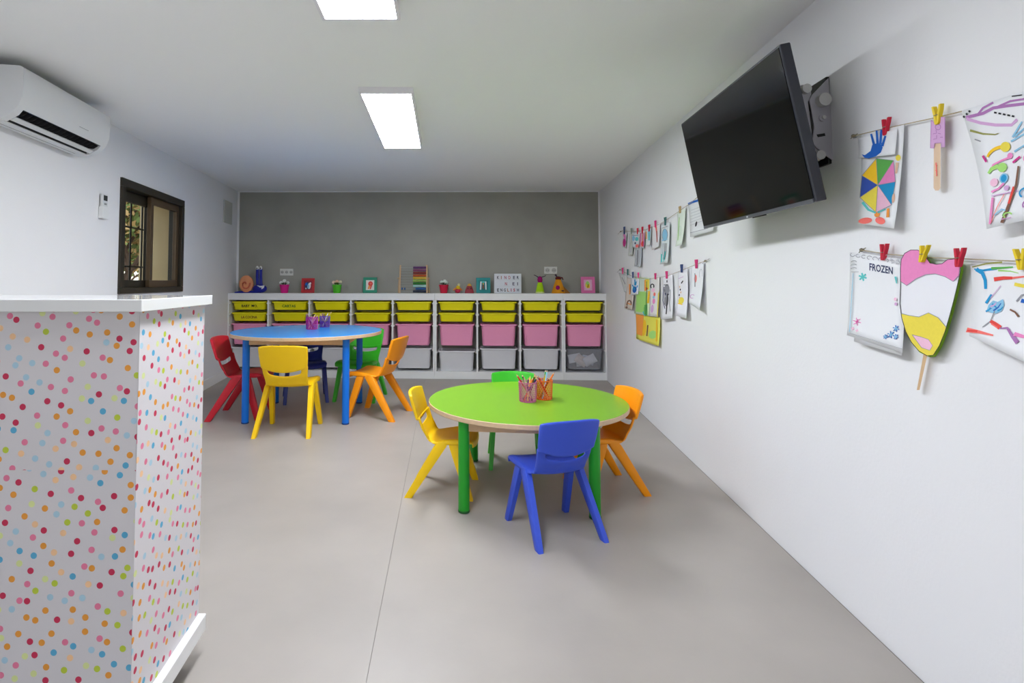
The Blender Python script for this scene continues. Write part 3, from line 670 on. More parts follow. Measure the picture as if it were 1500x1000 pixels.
string([(1247,200),(1297,188),(1372,172),(1430,158),(1500,136),(1580,110)], 'string of the upper near row of drawings, right of the television', [(1250,199)])
string([(1260,366),(1300,372),(1355,377),(1412,379),(1500,383),(1590,386)], 'string of the lower near row of drawings, right of the television', [(1262,366)])
string([(909,339),(940,338),(960,331),(972,325),(995,309),(1012,297),(1045,268)], 'string of the upper far row of drawings, left of the television', [(909,339)])
string([(908,395),(925,404),(950,409),(978,404),(998,396),(1020,387),(1036,381)], 'string of the lower far row of drawings, left of the television', [(908,395),(1033,382)])
# --- near, upper row
s = Sheet('drawing_sheet', 'white page with a coloured pinwheel shape above two red shoes', 'drawing', [(1262,196),(1325,181),(1322,335),(1266,327)], .012, .018, bow=.008)
wc = (1288,271); rim = [(1284,232),(1310,235),(1315,266),(1312,300),(1289,311),(1265,289),(1265,257)]
for i, c in enumerate(['green','pink','cyan','lpink','yellow','dblue','gold']):
    a, b = rim[i], rim[(i+1) % 7]; s.poly(c, [wc, a, b])
for i in range(7): s.line('grey', [wc, rim[i]], .7); s.line('grey', [rim[i], rim[(i+1) % 7]], .7)
s.line('teal', [(1269,296),(1278,307),(1290,312),(1303,306)], 3.5, 2); s.disc('orange', 1291, 314, 4, 4); s.disc('coral', 1276, 323, 9, 4.5, rot=-.1); s.disc('coral', 1297, 323, 8, 5, rot=.3)
s.line('orange', [(1307,305),(1308,318)], 4, 5); s.disc('yellow', 1317, 231, 4, 4.5); s.line('skin', [(1316,238),(1315,254)], 5, 3); s.disc('skin', 1314, 290, 2.5, 7)
s.done()
s = Sheet('drawing_sheet', 'small card with a dark blue hand print, over the pinwheel page', 'drawing', [(1257,203),(1314,189),(1314,226),(1259,232)], .020, .006)
s.poly('blue', [(1263,226),(1268,227),(1276,221),(1278,212),(1284,210),(1291,211),(1294,216),(1292,223),(1285,229),(1275,232),(1268,231)])
for a, b in (((1281,213),(1276,196)),((1286,211),(1284,191)),((1290,211),(1291,190)),((1293,214),(1297,199))): s.line('blue', [a, b], 4, 3)
s.done('hand_print')
s = Sheet('puppet_stick', 'pale wooden craft stick holding a purple cut-out block, yellow peg above', 'craft stick', [(1368,175),(1380,172),(1377,279),(1368,279)], .018, 0, (226,196,166), outline=[(1368,190),(1378,190),(1377.5,275),(1375,279),(1370,279),(1367.5,275)])
s.line('coral', [(1371,238),(1372,258)], 1.6); s.line('coral', [(1370,241),(1373,243)], 1); s.line('coral', [(1370,249),(1373,251)], 1)
s.poly('lilac', [(1364,176),(1368,179),(1378,171),(1384,172),(1384,212),(1384,215),(1379,216),(1379,209),(1369,210),(1368,217),(1363,217),(1364,195)])
for ln in ([(1364,176),(1368,179),(1378,171),(1384,172),(1384,215),(1379,216),(1379,209),(1369,210),(1368,217),(1363,217),(1364,176)], [(1367,196),(1372,195),(1371,190)], [(1378,196),(1374,195)], [(1367,204),(1372,203),(1372,198)], [(1381,201),(1377,201)]): s.line('purple', ln, .9)
s.arc('purple', 1374, 186, 4, 4, 0, 360, .9); s.done('cut_out')
s = Sheet('pennant', 'large white pennant coloured with curls and leaves, top right corner', 'pennant', [(1409,162),(1588,106),(1534,319),(1463,335)], .016, .025)
def leaf(s, c, c2, p, q, w):
    (x0,y0),(x1,y1) = p, q; mx, my = (x0+x1)/2, (y0+y1)/2; dx, dy = x1-x0, y1-y0
    s.line(c, [p, (mx-dy*w, my+dx*w), q], 2.4); s.line(c2, [p, (mx+dy*w, my-dx*w), q], 2.4)
s.line('purple', [(1415,172),(1440,166),(1455,158),(1475,155),(1500,152),(1530,150)], 4.5); s.line('lilac', [(1416,174),(1436,180),(1458,183),(1482,183),(1490,175)], 4.5)
s.line('purple', [(1432,168),(1440,158),(1455,150)], 3); s.line('purple', [(1462,156),(1480,148),(1500,145),(1525,142)], 3)
for k in range(5): s.line('black', [(1456+k*6.5,164.5+k*1.3),(1460+k*6.5,165.4+k*1.3)], 2.6)
for k in range(3): s.line('black', [(1411+k*4,172-k*4),(1413+k*4,170-k*4)], 3)
s.line('olive', [(1421,191),(1440,196),(1458,197),(1463,195)], 3.4, 1); s.line('grey', [(1428,204),(1437,207)], 1.6); s.line('black', [(1482,141),(1497,139)], 1.6)
for a, b in (((1484,201),(1497,178)),((1482,207),(1503,195)),((1488,222),(1506,210)),((1487,200),(1503,186))): s.line('lblue', [a, b], 3, 2)
s.arc('gold', 1472, 233, 24, 18, 190, 285, 3.5, 6); s.disc('yellow', 1474, 215, 7.5, 7.5)
s.line('pink', [(1452,253),(1458,241),(1470,235),(1480,231)], 2.2, 3.2); s.disc('pink', 1482, 228, 4, 4.5)
s.line('lgreen', [(1452,254),(1456,247),(1466,243)], 4, 7); s.disc('lgreen', 1472, 245, 7, 7); s.disc('lblue', 1476, 261, 6.5, 7.5); s.disc('cyan', 1476, 261, 4.5, 5.5)
s.disc('lpink', 1462, 267, 6, 6); s.disc('lilac', 1482, 275, 4, 4); s.line('pink', [(1460,281),(1470,276),(1477,268)], 3)
s.line('magenta', [(1441,228),(1447,237)], 3); s.line('magenta', [(1487,238),(1497,229)], 3); s.line('lilac', [(1461,287),(1480,283),(1500,279)], 1.6)
s.line('brown', [(1496,243),(1496,270),(1490,297),(1484,326)], 2.6, 5); s.line('red', [(1493,273),(1489,298)], 3.5); s.line('green', [(1486,310),(1484,316)], 4)
s.line('pink', [(1463,289),(1466,328)], 3.2); s.line('coral', [(1480,284),(1472,304),(1467,327)], 1.2); s.line('lblue', [(1470,315),(1480,306),(1486,308)], 2); s.arc('lgreen', 1491, 315, 6, 4, 120, 340, 2)
for k in range(8): s.arc(['orange','lilac','lblue','pink','lgreen','gold','cyan','purple'][k], 1512+k % 3*8, 180+k*17, 9, 7, 20*k, 20*k+260, 2.4)
s.line('lilac', [(1482,321),(1497,318)], 1.4); s.done()
# --- near, lower row
s = Sheet('drawing_sheet', 'blank white page peeping out below the snowflake page', 'drawing', [(1252,370),(1326,380),(1330,521),(1258,500)], .010, .016); s.done()
s = Sheet('drawing_sheet', 'printed white page with a title and blue and pink snowflakes', 'drawing', [(1245,369),(1325,381),(1331,517),(1247,491)], .016, .012, bow=.004)
s.text('navy', 'FROZEN', (1273.5,385), (1308,391), 11); s.star('teal', 1264, 405.5, 6, 6, 2.4); s.star('pink', 1259, 471, 6, 6, 1.1); s.star('magenta', 1259, 471, 4, 4, .8)
s.star('lpink', 1254, 481, 2.6, 4, 1.4); s.star('lpink', 1260, 484, 2.4, 4, 1.2)
for x, y, r in ((1310,490,5.5),(1302,493,3.5),(1317,481,5),(1318,493,4)): s.star('blue', x, y, r, 6, 1.5); s.star('lblue', x, y, r*.7, 4, 1.6)
s.line('lblue', [(1250,400),(1250,486)], .9); s.line('lgrey', [(1249,487),(1330,511)], .7); s.line('grey', [(1247,398),(1258,398)], .6)
for k in range(9):
    x = 1249+k*8.2; y = 373+k*1.4; s.arc('grey', x, y, 3.4, 2.4, 30*k, 30*k+250, .8)
for k in range(3): s.arc('lgrey', 1300+k*9, 377+k*3, 5, 4, 20, 300, .8); s.arc('grey', 1251, 384+k*5, 4, 2.4, 180, 340, .8)
s.line('teal', [(1312,405),(1314,415)], 3, 1.5); s.disc('lpink', 1313, 438, 2, 2.5); s.disc('lilac', 1314, 445, 2, 2.5); s.done()
mout = [(1319,393),(1320,380),(1325,371),(1334,366),(1344,366),(1353,371),(1362,385),(1371,387),(1380,386),(1388,380),(1398,379),(1407,383),(1407,396),(1403,415),(1397,440),(1390,466),(1384,486),(1376,506),(1367,520),(1358,521),(1346,514),(1335,501),(1327,486),(1321,466),(1318,445),(1319,420)]
s = Sheet('card_backing', 'lime green card hanging behind the pink, white and yellow cut-out', 'card', [(1324,372),(1414,384),(1384,524),(1330,516)], .010, .0, (170,220,70), outline=[(x+(4 if x > 1350 else 1), y+2) for x, y in mout])
s = Sheet('paper_cut_out', 'pink, white and yellow paper cut-out mounted on a wooden stick', 'paper cut-out', [(1320,370),(1408,380),(1380,522),(1330,516)], .024, .0, (238,238,244), outline=mout)
s.poly('pink', mout[:12]+[(1404,404),(1396,412),(1384,405),(1370,401),(1356,402),(1342,408),(1328,418),(1319,412)])
s.poly('yellow', [(1320,459),(1332,462),(1346,464),(1360,458),(1374,465),(1386,479),(1376,506),(1367,520),(1358,521),(1346,514),(1335,501),(1327,486)])
s.poly('lpink', [(1336,490),(1348,493),(1360,497),(1366,506),(1362,513),(1350,509)])
s.line('black', mout+[mout[0]], .9); s.line('grey', [(1319,412),(1328,418),(1342,408),(1356,402),(1370,401),(1384,405),(1396,412),(1404,404)], .8); s.line('grey', [(1320,459),(1332,462),(1346,464),(1360,458),(1374,465),(1386,479)], .9); s.line('grey', [(1336,490),(1348,493),(1360,497),(1366,506),(1362,513),(1350,509),(1336,490)], .7)
s.done('painted_patch')
MB().loft([[RW(x, y, .014) for x, y in ((1354,512),(1360,512),(1347,571),(1343,571))], [RW(x, y, .0165) for x, y in ((1354,512),(1360,512),(1347,571),(1343,571))]]).build('stick', M_wood, s.t, smooth=0)
s = Sheet('painting_sheet', 'white sheet with loose blue and red brush strokes at the right edge', 'painting', [(1422,389),(1560,388),(1562,548),(1430,492)], .014, .03)
s.line('olive', [(1424,391),(1445,386),(1468,384)], 1.5, 3); s.line('cyan', [(1427,394),(1440,396),(1460,393)], 2, 4); s.line('green', [(1452,393),(1470,392),(1484,391)], 4, 2); s.line('lgreen', [(1462,396),(1480,397),(1492,400)], 2.5, 1)
s.line('cyan', [(1430,394),(1439,400),(1443,410),(1444,423)], 6, 4); s.line('red', [(1456,409),(1470,407),(1483,407)], 6, 4); s.line('coral', [(1483,407),(1500,405),(1540,404)], 3, 2)
s.line('cyan', [(1453,431),(1446,444)], 3, 4); s.poly('lblue', [(1450,446),(1456,440),(1463,442),(1470,438),(1473,446),(1470,456),(1463,459),(1455,458),(1448,455)])
for a_, b_, c_ in (((1451,453),(1458,446),'blue'),((1455,445),(1463,452),'cyan'),((1458,455),(1468,444),'blue'),((1464,455),(1471,449),'cyan'),((1453,449),(1461,443),'lilac'),((1447,456),(1453,450),'cyan')): s.line(c_, [a_, ((a_[0]+b_[0])/2+1.5, (a_[1]+b_[1])/2+.5), b_], 2.6, 1.4)
s.line('lilac', [(1466,418),(1452,436)], 1); s.line('grey', [(1460,455),(1456,470),(1446,479)], 1.4); s.line('red', [(1456,470),(1463,474),(1472,480)], 4.5, 6.5); s.line('coral', [(1458,474),(1468,480)], 2); s.line('coral', [(1424,483),(1442,486),(1464,491)], 7, 2); s.line('red', [(1425,484),(1440,485)], 3)
s.line('brown', [(1482,453),(1490,457),(1496,464)], 2.5); s.line('purple', [(1471,481),(1482,480),(1492,492),(1502,502)], 1.6, 6); s.line('grey', [(1490,441),(1497,432),(1506,430)], 2); s.line('blue', [(1497,440),(1512,444)], 6, 3)
s.line('yellow', [(1486,416),(1505,420),(1540,418)], 5); s.line('pink', [(1494,489),(1520,496)], 6, 3); s.done('brush_strokes')
peg(1299,173,1297,198,'red','on the pinwheel page'); peg(1374,154,1374,182,'yellow','on the purple puppet stick'); peg(1296,357,1294,381,'red','on the titled snowflake page'); peg(1356,359,1350,384,'yellow','on the left of the pink cut-out', .03)
peg(1407,363,1404,391,'red','on the right of the pink cut-out', .03); peg(1495,364,1497,395,'yellow','on the brush-stroke painting')
# --- far, upper row
G1 = 'drawings of the upper far row'
s = Sheet('drawing_sheet', 'tiny pink paper drop at the left end of the upper far row', 'drawing', [(912,341),(918,341),(917,363),(912,362)], .012, .004, (226,226,226), G1)
s.disc('magenta', 914.8, 355, 2.3, 6.5); s.line('pink', [(914,343),(916,350)], 3); s.done()
s = Sheet('drawing_sheet', 'pale crumpled tag second from the left in the upper far row', 'drawing', [(922,342),(927,342),(928,373),(922,374)], .010, .01, (216,220,212), G1); s.disc('lgrey', 925, 366, 1.6, 4); s.done()
s = Sheet('drawing_sheet', 'white card with blue and teal smudges in the upper far row', 'drawing', [(924,341),(937,340),(936,364),(927,362)], .015, .008, (222,226,232), G1)
s.disc('lblue', 928, 349, 2, 4); s.disc('teal', 933, 350, 2.5, 3); s.disc('navy', 931, 356, 1.2, 1.6); s.disc('coral', 934, 360, 2.4, 2.5); s.line('grey', [(926,344),(935,345)], 1); s.done()
s = Sheet('drawing_sheet', 'long narrow grey strip hanging lowest in the upper far row', 'drawing', [(930,362),(940,361),(940,391),(931,390)], .012, .012, (206,210,216), G1)
s.line('grey', [(934,366),(935,388)], 2.4); s.line('lgrey', [(938,364),(938,388)], 1.5); s.line('grey', [(932,388),(938,390)], .8); s.done()
s = Sheet('drawing_sheet', 'red and pink striped card in the upper far row', 'drawing', [(937,338),(945,337),(944,364),(937,362)], .014, .006, (232,226,230), G1)
for x in (938.5, 941, 943.2): s.line('magenta' if x != 941 else 'red', [(x,341),(x+.3,350),(x-.2,361)], 1.3)
s.disc('red', 941.5, 357, 2, 4); s.done()
s = Sheet('drawing_sheet', 'slim teal card with an orange edge in the upper far row', 'drawing', [(945,337),(954,334),(953,359),(947,360)], .014, .006, (226,230,230), G1)
s.poly('lblue', [(949,338),(953,336),(952.5,352),(950,352)]); s.line('orange', [(946.5,339),(947,350)], 1.4); s.line('teal', [(951,338),(951,352)], 1.6); s.done()
s = Sheet('drawing_sheet', 'white slip with one brown vertical stroke in the upper far row', 'drawing', [(955,331),(967,327),(966,361),(956,366)], .012, .006, (232,230,232), G1)
s.line('coral', [(960,327),(962,340),(963,354)], 2.6, 1.4); s.line('brown', [(962,338),(963,355)], 1); s.done()
s = Sheet('drawing_sheet', 'tall narrow drawing in pale teal pencil in the upper far row', 'drawing', [(968,330),(981,325),(981,384),(970,387)], .014, .016, (222,230,232), G1)
s.disc('lblue', 974, 344, 4, 9); s.arc('grey', 974, 344, 4, 9, 0, 360, .7); s.line('grey', [(970,334),(978,331)], 1); s.line('lblue', [(970,352),(978,350)], 2)
for x in (972, 974.5, 976.5): s.line('black' if x > 973 else 'grey', [(x,356),(x+.4,368),(x-.3,380)], .8)
s.line('teal', [(971,372),(972,384)], 2); s.line('teal', [(976,368),(975,383)], 1.4); s.done()
s = Sheet('drawing_sheet', 'pale green narrow page, right of the teal one in the upper far row', 'drawing', [(992,311),(1004,304),(1003,358),(994,361)], .012, .02, (224,234,222), G1); s.disc('pmint', 997, 338, 3, 8); s.line('lgreen', [(995,318),(996,352)], .8); s.done()
s = Sheet('drawing_sheet', 'grey printed page partly hidden behind the television', 'drawing', [(1008,300),(1048,276),(1048,338),(1014,347)], .010, .012, (226,228,231), G1)
for k in range(6): s.line('lgrey', [(1012,308+k*4.4),(1034,300+k*4.4)], .8)
s.disc('black', 1021, 328, 1.4, 4, rot=.15); s.line('blue', [(1008,299),(1014,296),(1021,294),(1028,291)], 3); s.line('grey', [(1013,341),(1040,334)], .7); s.done()
for x, y, h_, c, w in ((914.5,332,11,'navy','on the pink paper drop, far upper row'), (925,334,9,'grey','on the crumpled tag, far upper row'), (934,334,9,'red','on the blue-smudged card, far upper row'), (941,332,10,'red','on the striped card, far upper row'), (951,329,10,'red','on the slim teal card, far upper row'), (960,323,10,'pink','on the brown-stroke slip, far upper row'), (974.5,318,12,'teal','on the teal pencil drawing, far upper row'), (996,302,10,'lightwood','on the pale green page, far upper row')):
    peg(x, y, x, y+h_, c, w, .018)
# --- far, lower row
G2 = 'drawings of the lower far row'
s = Sheet('drawing_sheet', 'small white pennant at the left end of the lower far row', 'drawing', [(906,399),(918,403),(918,428),(915,427)], .012, .004, (218,219,218), G2); s.line('grey', [(911,406),(916,416)], 1); s.done()
s = Sheet('drawing_sheet', 'buff strip with brown figures in the lower far row', 'drawing', [(917,406),(930,408),(928,453),(917,451)], .012, .014, (224,212,202), G2)
s.line('orange', [(922,416),(923,431)], 1.6); s.line('brown', [(924,416),(923.5,430)], 1); s.arc('brown', 923, 445, 3, 5, 150, 380, 1.8); s.line('orange', [(921,444),(926,446)], 1.4); s.disc('brown', 920, 450, 1.5, 1.8); s.done()
s = Sheet('drawing_sheet', 'white card with a bright blue hand print in the lower far row', 'drawing', [(924,407),(936,408),(936,431),(925,432)], .016, .008, (232,236,242), G2)
s.disc('blue', 930, 424, 3, 5); s.disc('cyan', 929, 423, 2, 3.5)
for a, b in (((928,420),(926.5,417)),((930,418),(930,409)),((931,418),(932,412)),((933,421),(934,418))): s.line('cyan', [a, b], 1.6)
s.done('hand_print')
s = Sheet('painting_sheet', 'tall painting in rainbow green, yellow and orange in the lower far row', 'painting', [(931,405),(952,407),(953,463),(931,459)], .010, .012, (214,228,190), G2)
s.poly('lgreen', [(933,425),(945,425),(945,458),(933,456)]); s.poly('pmint', [(933,410),(944,408),(944,430),(933,428)]); s.poly('yellow', [(945,409),(951,409),(951,424),(945,424)]); s.line('orange', [(944.5,410),(945,426)], 2.5); s.disc('red', 947, 419, 2.4, 6)
s.line('gold', [(951,426),(950,444)], 3); s.line('lgreen', [(946,428),(947,452)], 4); s.line('green', [(946,440),(948,462)], 5); s.line('dgreen', [(947.3,412),(948,462)], .7); s.line('teal', [(944,456),(947,462)], 3); s.done('painted_patch')
s = Sheet('drawing_sheet', 'white sheet with small pink and black marks beside the rainbow painting', 'drawing', [(952,407),(966,405),(966,464),(953,463)], .012, .014, (232,230,226), G2)
s.arc('black', 955.5, 419, 2.4, 3, 120, 400, 1.6); s.disc('lpink', 957, 425, 2.4, 3); s.disc('coral', 959, 431, 1.6, 3); s.disc('lblue', 958, 435, 1.6, 2); s.disc('pink', 958.5, 441, 2, 4); s.disc('lilac', 957, 452, 2, 6); s.poly('yellow', [(964,430),(966,426),(966,464),(964.6,464)]); s.done()
s = Sheet('painting_sheet', 'yellow and orange painted sheet hanging lowest in the lower far row', 'painting', [(931,459),(967,465),(967,507),(934,496)], .014, .012, (234,226,90), G2)
s.poly('orange', [(931.5,460),(943,462),(942,492),(934,489)]); s.disc('gold', 944, 480, 3, 12); s.arc('pink', 940, 478, 3, 6, 150, 430, 1.3); s.star('magenta', 941, 482, 2.5, 6, .9); s.line('brown', [(949,476),(948.5,492)], 1.8); s.disc('lgreen', 957, 490, 6, 6); s.line('gold', [(962,468),(963,500)], 2); s.done('painted_patch')
s = Sheet('drawing_sheet', 'white page with a dark pencil insect in the lower far row', 'drawing', [(970,406),(985,401),(988,466),(972,468)], .012, .018, (236,236,240), G2)
s.disc('grey', 977, 424, 4, 8); s.line('black', [(972.5,417),(979,417)], 1); s.disc('black', 977, 412, .8, 2); s.line('navy', [(975,429),(977,437),(980,430)], 1.6); s.line('black', [(978.5,430),(978.5,460)], 1.6)
s.line('navy', [(972.5,420),(972,440),(976,452)], 1); s.line('grey', [(982,424),(982,444),(984,456)], 1); s.disc('grey', 977.5, 440, 3, 9); s.line('black', [(974,424),(975,446)], .7); s.done()
s = Sheet('drawing_sheet', 'white page with a yellow patch near its foot in the lower far row', 'drawing', [(993,399),(1007,393),(1010,466),(994,462)], .012, .02, (236,235,242), G2)
s.disc('yellow', 999.5, 440, 4, 5); s.line('gold', [(995,444),(1002,446)], 1.4)
for k in range(5): s.disc('black' if k % 2 else 'skin', 996+k % 3, 420+k*4, .9, 1.6)
s.line('black', [(998,415),(1000.5,411)], 1.6); s.line('lilac', [(994,408),(1001,405)], .8); s.done()
s = Sheet('drawing_sheet', 'curled page with a small red and grey figure at the row end', 'drawing', [(1012,392),(1031,384),(1032,455),(1014,444)], .012, .02, (234,235,240), G2, bow=.01)
s.disc('coral', 1019, 408, 1.8, 6); s.line('grey', [(1018,400),(1019,420)], 1.2); s.arc('lilac', 1017, 434, 2.4, 2.6, 60, 330, 1); s.arc('lgrey', 1027, 402, 2.2, 8, 150, 380, .8); s.done()
for x, y, h_, c, w in ((912,392,9,'pink','at the left end of the lower far row'), (919.5,394,9,'teal','on the buff strip, lower far row'), (927,398,9,'navy','on the bright blue hand print, lower far row'), (935,399,8,'pink','between the hand print and rainbow painting'), (960,400,9,'pink','on the pink-marked sheet, lower far row'), (976.5,397,11,'pink','on the pencil insect page, lower far row'), (998.5,387,12,'navy','on the yellow-patched page, lower far row'), (1020,380,13,'pink','on the curled page at the row end')):
    peg(x, y, x, y+h_, c, w, .02)
# ------------------------------------------------------------------ things on top of the shelving
ZT = .9705
def top_at(px, d):                       # point on the shelf top straight below a photo column
    p = SF(px, 429, d); return Vector((p.x, p.y, ZT))
def pot(px, rgb, nm, flow, leafc, label):
    p = top_at(px, .14); t = thing('potted_plant', label, 'potted plant', p)
    MB().lathe([(.040,0),(.054,.088),(.058,.088),(.059,.098),(.054,.098),(.050,.085)], n=24).build('pot', mat('pot_'+nm, rgb, .35), t, world=False)
    rd = random.Random(int(px)); lf = MB(); ml = mat('leaf_'+leafc[0], leafc[1], .6)
    for k in range(12):
        a = 2*PI*k/12+rd.uniform(-.2,.2); d = Vector((math.cos(a), math.sin(a), 0)); s_ = Vector((-d.y, d.x, 0)); L = rd.uniform(.05,.08); z = .10+rd.uniform(0,.012)
        c0 = d*.015+Vector((0,0,z-.01)); lf.add([c0, d*L*.6+s_*.013+Vector((0,0,z+.012)), d*L+Vector((0,0,z+.002)), d*L*.6-s_*.013+Vector((0,0,z+.012))], [(0,1,2,3)])
    for i in range(12): pass
    lf.build('leaves', ml, t, world=False, solid=.001, smooth=0)
    for k, (dx, dz, c) in enumerate(flow):
        mb = MB(); c0 = Vector((dx, -.012+.012*(k % 3), .115+dz)); mm = mat('petal_%d_%d_%d' % c, c, .7)
        for j in range(6):
            a = 2*PI*j/6; mb.ball(c0+Vector((math.cos(a)*.013, math.sin(a)*.006-.004, math.sin(a)*.011)), (.010,.008,.009), 8)
        mb.tube([c0, Vector((dx*.4, 0, .085))], .0015, 5); mb.ball(c0+Vector((0,-.011,0)), .006, 8); mb.build('flower', mm, t, world=False)
pot(416.5, (222,30,140), 'magenta', [(-.035,.008,(232,238,232)),(.0,.03,(236,240,236)),(.035,.006,(232,238,232))], ('dark', (60,84,60)), 'magenta pot with white flowers below the left wall socket')
pot(493.5, (84,196,40), 'lime', [(-.035,.012,(244,214,190)),(.0,.022,(238,190,160)),(.036,.015,(236,230,196))], ('mid', (60,120,40)), 'lime green pot with cream flowers between two picture frames')
pot(650, (206,24,62), 'red', [(-.022,.016,(222,238,226)),(.012,.026,(232,242,232)),(.03,.008,(214,230,216))], ('dark', (60,84,60)), 'red pot with white flowers right of the abacus')
def picture(px, w, h, rgb, nm, label, shapes, inner=(240,236,230)):
    p = top_at(px, .15); t = thing('picture_frame', label, 'picture frame', p)
    tilt = .12; P = lambda a, b, d: Vector((a, b*math.sin(tilt)-d*math.cos(tilt)+0, b*math.cos(tilt)+d*math.sin(tilt)+.0005))
    m = mat('frame_'+nm, rgb, .45); b_ = w*.2
    mb = MB()
    for a0,a1,c0,c1 in ((-w/2,w/2,0,b_),(-w/2,w/2,h-b_,h),(-w/2,-w/2+b_,b_,h-b_),(w/2-b_,w/2,b_,h-b_)): mb.box(a0,a1,c0,c1,0,.016,fn=P)
    mb.build('frame', m, t, world=False, smooth=0, bevel=.002)
    MB().box(-w/2+b_*.9,w/2-b_*.9,b_*.9,h-b_*.9,.001,.007,fn=P).build('picture', mat('mount_%d_%d_%d' % inner, inner, .6), t, world=False, smooth=0)
    for i, (c, pts) in enumerate(shapes):
        MB().add([P(x*w/2, h*(.5+y/2), .0076+.0002*i) for x, y in pts], [tuple(range(len(pts)))]).build('print', ink(c), t, world=False, smooth=0)
    MB().box(-.012,.012,.0,h*.7,-.004,0,fn=lambda a,b,d: Vector((a, .06-(b/(h*.7))*.045-d, b+.001))).build('stand', m, t, world=False, smooth=0)
def dsk(x, y, r, ry=None, n=12): return [(x+r*math.cos(2*PI*k/n), y+(ry or r)*math.sin(2*PI*k/n)) for k in range(n)]
picture(451, .155, .175, (190,40,46), 'red', 'red picture frame with a blue and white figure', [('navy', dsk(-.1,.0,.42,.5)), ('blue', dsk(-.25,.2,.2,.2)), ('white', dsk(.2,-.05,.22,.42)), ('lblue', dsk(.05,-.15,.16,.3)), ('white', dsk(.36,.3,.12,.14)), ('lgrey', dsk(-.3,-.4,.12,.1))], (150,40,60))
picture(542, .165, .185, (20,140,110), 'green', 'green picture frame with a red shape on white', [('red', dsk(.05,.18,.34,.32)), ('coral', dsk(.08,.2,.15,.13)), ('red', [(-.3,-.52),(-.05,-.52),(.1,0),(.3,0),(.12,-.52),(-.3,-.52)]), ('orange', [(-.35,-.5),(-.1,-.5),(.08,-.05),(-.2,-.05)])])
picture(708, .165, .18, (16,140,140), 'teal', 'teal picture frame showing a pale turquoise stool', [('teal', [(-.42,.56),(.46,.56),(.46,.34),(-.42,.34)]), ('white', [(-.42,.5),(-.22,.5),(-.3,-.56),(-.5,-.56)]), ('white', [(.24,.5),(.44,.5),(.46,-.56),(.3,-.56)]), ('brown', dsk(.0,-.2,.14,.3)), ('gold', dsk(0,.2,.08,.1))], (24,120,122))
picture(861.5, .16, .19, (232,120,176), 'pink', 'pink picture frame near the right wall', [('lpink', dsk(0,0,.55,.6)), ('yellow', dsk(-.05,0,.34,.42)), ('lgreen', dsk(-.05,.25,.22,.24)), ('black', [(-.1,-.3),(.0,.1),(.08,.1),(.06,-.32)]), ('gold', dsk(.15,-.2,.12,.2))], (240,190,214))
# abacus
t = thing('abacus', 'wooden abacus with rows of rainbow beads', 'abacus', top_at(605.5, .14))
wA, hA = .32, .33
for sx in (-1, 1):
    MB().tube([Vector((sx*wA/2-.012*0, -.02, .0005)), Vector((sx*(wA/2-.004), .03, hA))], .010, 8).build('post', M_wood, t, world=False)
    MB().tube([Vector((sx*(wA/2+.024), .11, .0005)), Vector((sx*(wA/2+.010), .035, hA*.55))], .008, 8).build('rear_leg', M_wood, t, world=False)
    MB().tube([Vector((sx*(wA/2-.006), .008, hA*.53)), Vector((sx*(wA/2+.030), .032, hA*.53))], .006, 8).build('hinge_pin', M_wood, t, world=False)
BC = [('purple',(96,36,110)),('plum',(150,70,120)),('brick',(150,50,50)),('orange',(206,92,40)),('yellow',(236,200,60)),('lime',(170,204,96)),('green',(40,136,44)),('ice',(170,220,214)),('blue',(20,96,170)),('navy',(26,36,62))]
for i, (nm, rgb) in enumerate(BC):
    z = hA-.03-i*.031; y = -.02+.05*z/hA
    MB().tube([Vector((-wA/2+.006,y,z)), Vector((wA/2-.006,y,z))], .0018, 6).build('rod', mat('rod_steel', (190,196,198), .3, metal=.7), t, world=False)
    for k in range(10):
        x = wA/2-.017-k*.0155 if not (nm == 'blue' and k > 7) else -wA/2+.03+(9-k)*.03
        MB().lathe([(.003,-.0068),(.0115,-.0068),(.0145,-.003),(.0145,.003),(.0115,.0068),(.003,.0068)], (x,y,z), 10, fn=lambda p: Vector((p.z,p.x,p.y))).build('bead', mat('bead_'+nm, rgb, .35), t, world=False, smooth=50)
# snail toy
t = thing('toy_snail', 'tall-eyed blue toy snail with an orange shell, left end of the shelf', 'toy', top_at(369, .13))
Mb = mat('toy_blue', (26,36,150), .4); q = .0079
MB().loft([[Vector((x*q, y, z)) for y, z in ((-.03,0.0005),(.03,0.0005),(.022,h_),(-.022,h_))] for x, h_ in ((-25,.012),(-18,.022),(-6,.026),(10,.03))]).build('tail', Mb, t, world=False)
MB().ball((.095,-.005,.052), (.085,.05,.0515), 20).build('head', Mb, t, world=False)
MB().lathe([(.01,-.030),(.062,-.030),(.082,-.014),(.082,.014),(.062,.030),(.01,.030)], (-.062,-.012,.108), 28, fn=lambda p: Vector((p.x,p.z,p.y*1.22))).build('shell', mat('toy_shell', (226,150,104), .5), t, world=False)
mb = MB(); pts = [Vector((-.064+r_*math.cos(a), -.045, .106+1.2*r_*math.sin(a))) for r_, a in [(.006+.0078*k*.5, k*.5) for k in range(14)]]; mb.tube(pts, [.010]*14, 6); mb.build('spiral', mat('toy_shell_dark', (206,104,76), .5), t, world=False)
for x in (.058, .100):
    o = MB().tube([Vector((x+.012,-.005,.07)), Vector((x+.004,-.005,.20)), Vector((x+.006,-.005,.30))], [.021,.018,.017], 10).build('eye_stalk', Mb, t, world=False)
    MB().ball((x+.006,-.012,.296), (.017,.014,.026), 12).build('eye', mat('toy_white', (238,238,236), .4), o, world=False)
    MB().ball((x+.006,-.0255,.292), (.006,.003,.013), 10).build('pupil', M_black, o, world=False)
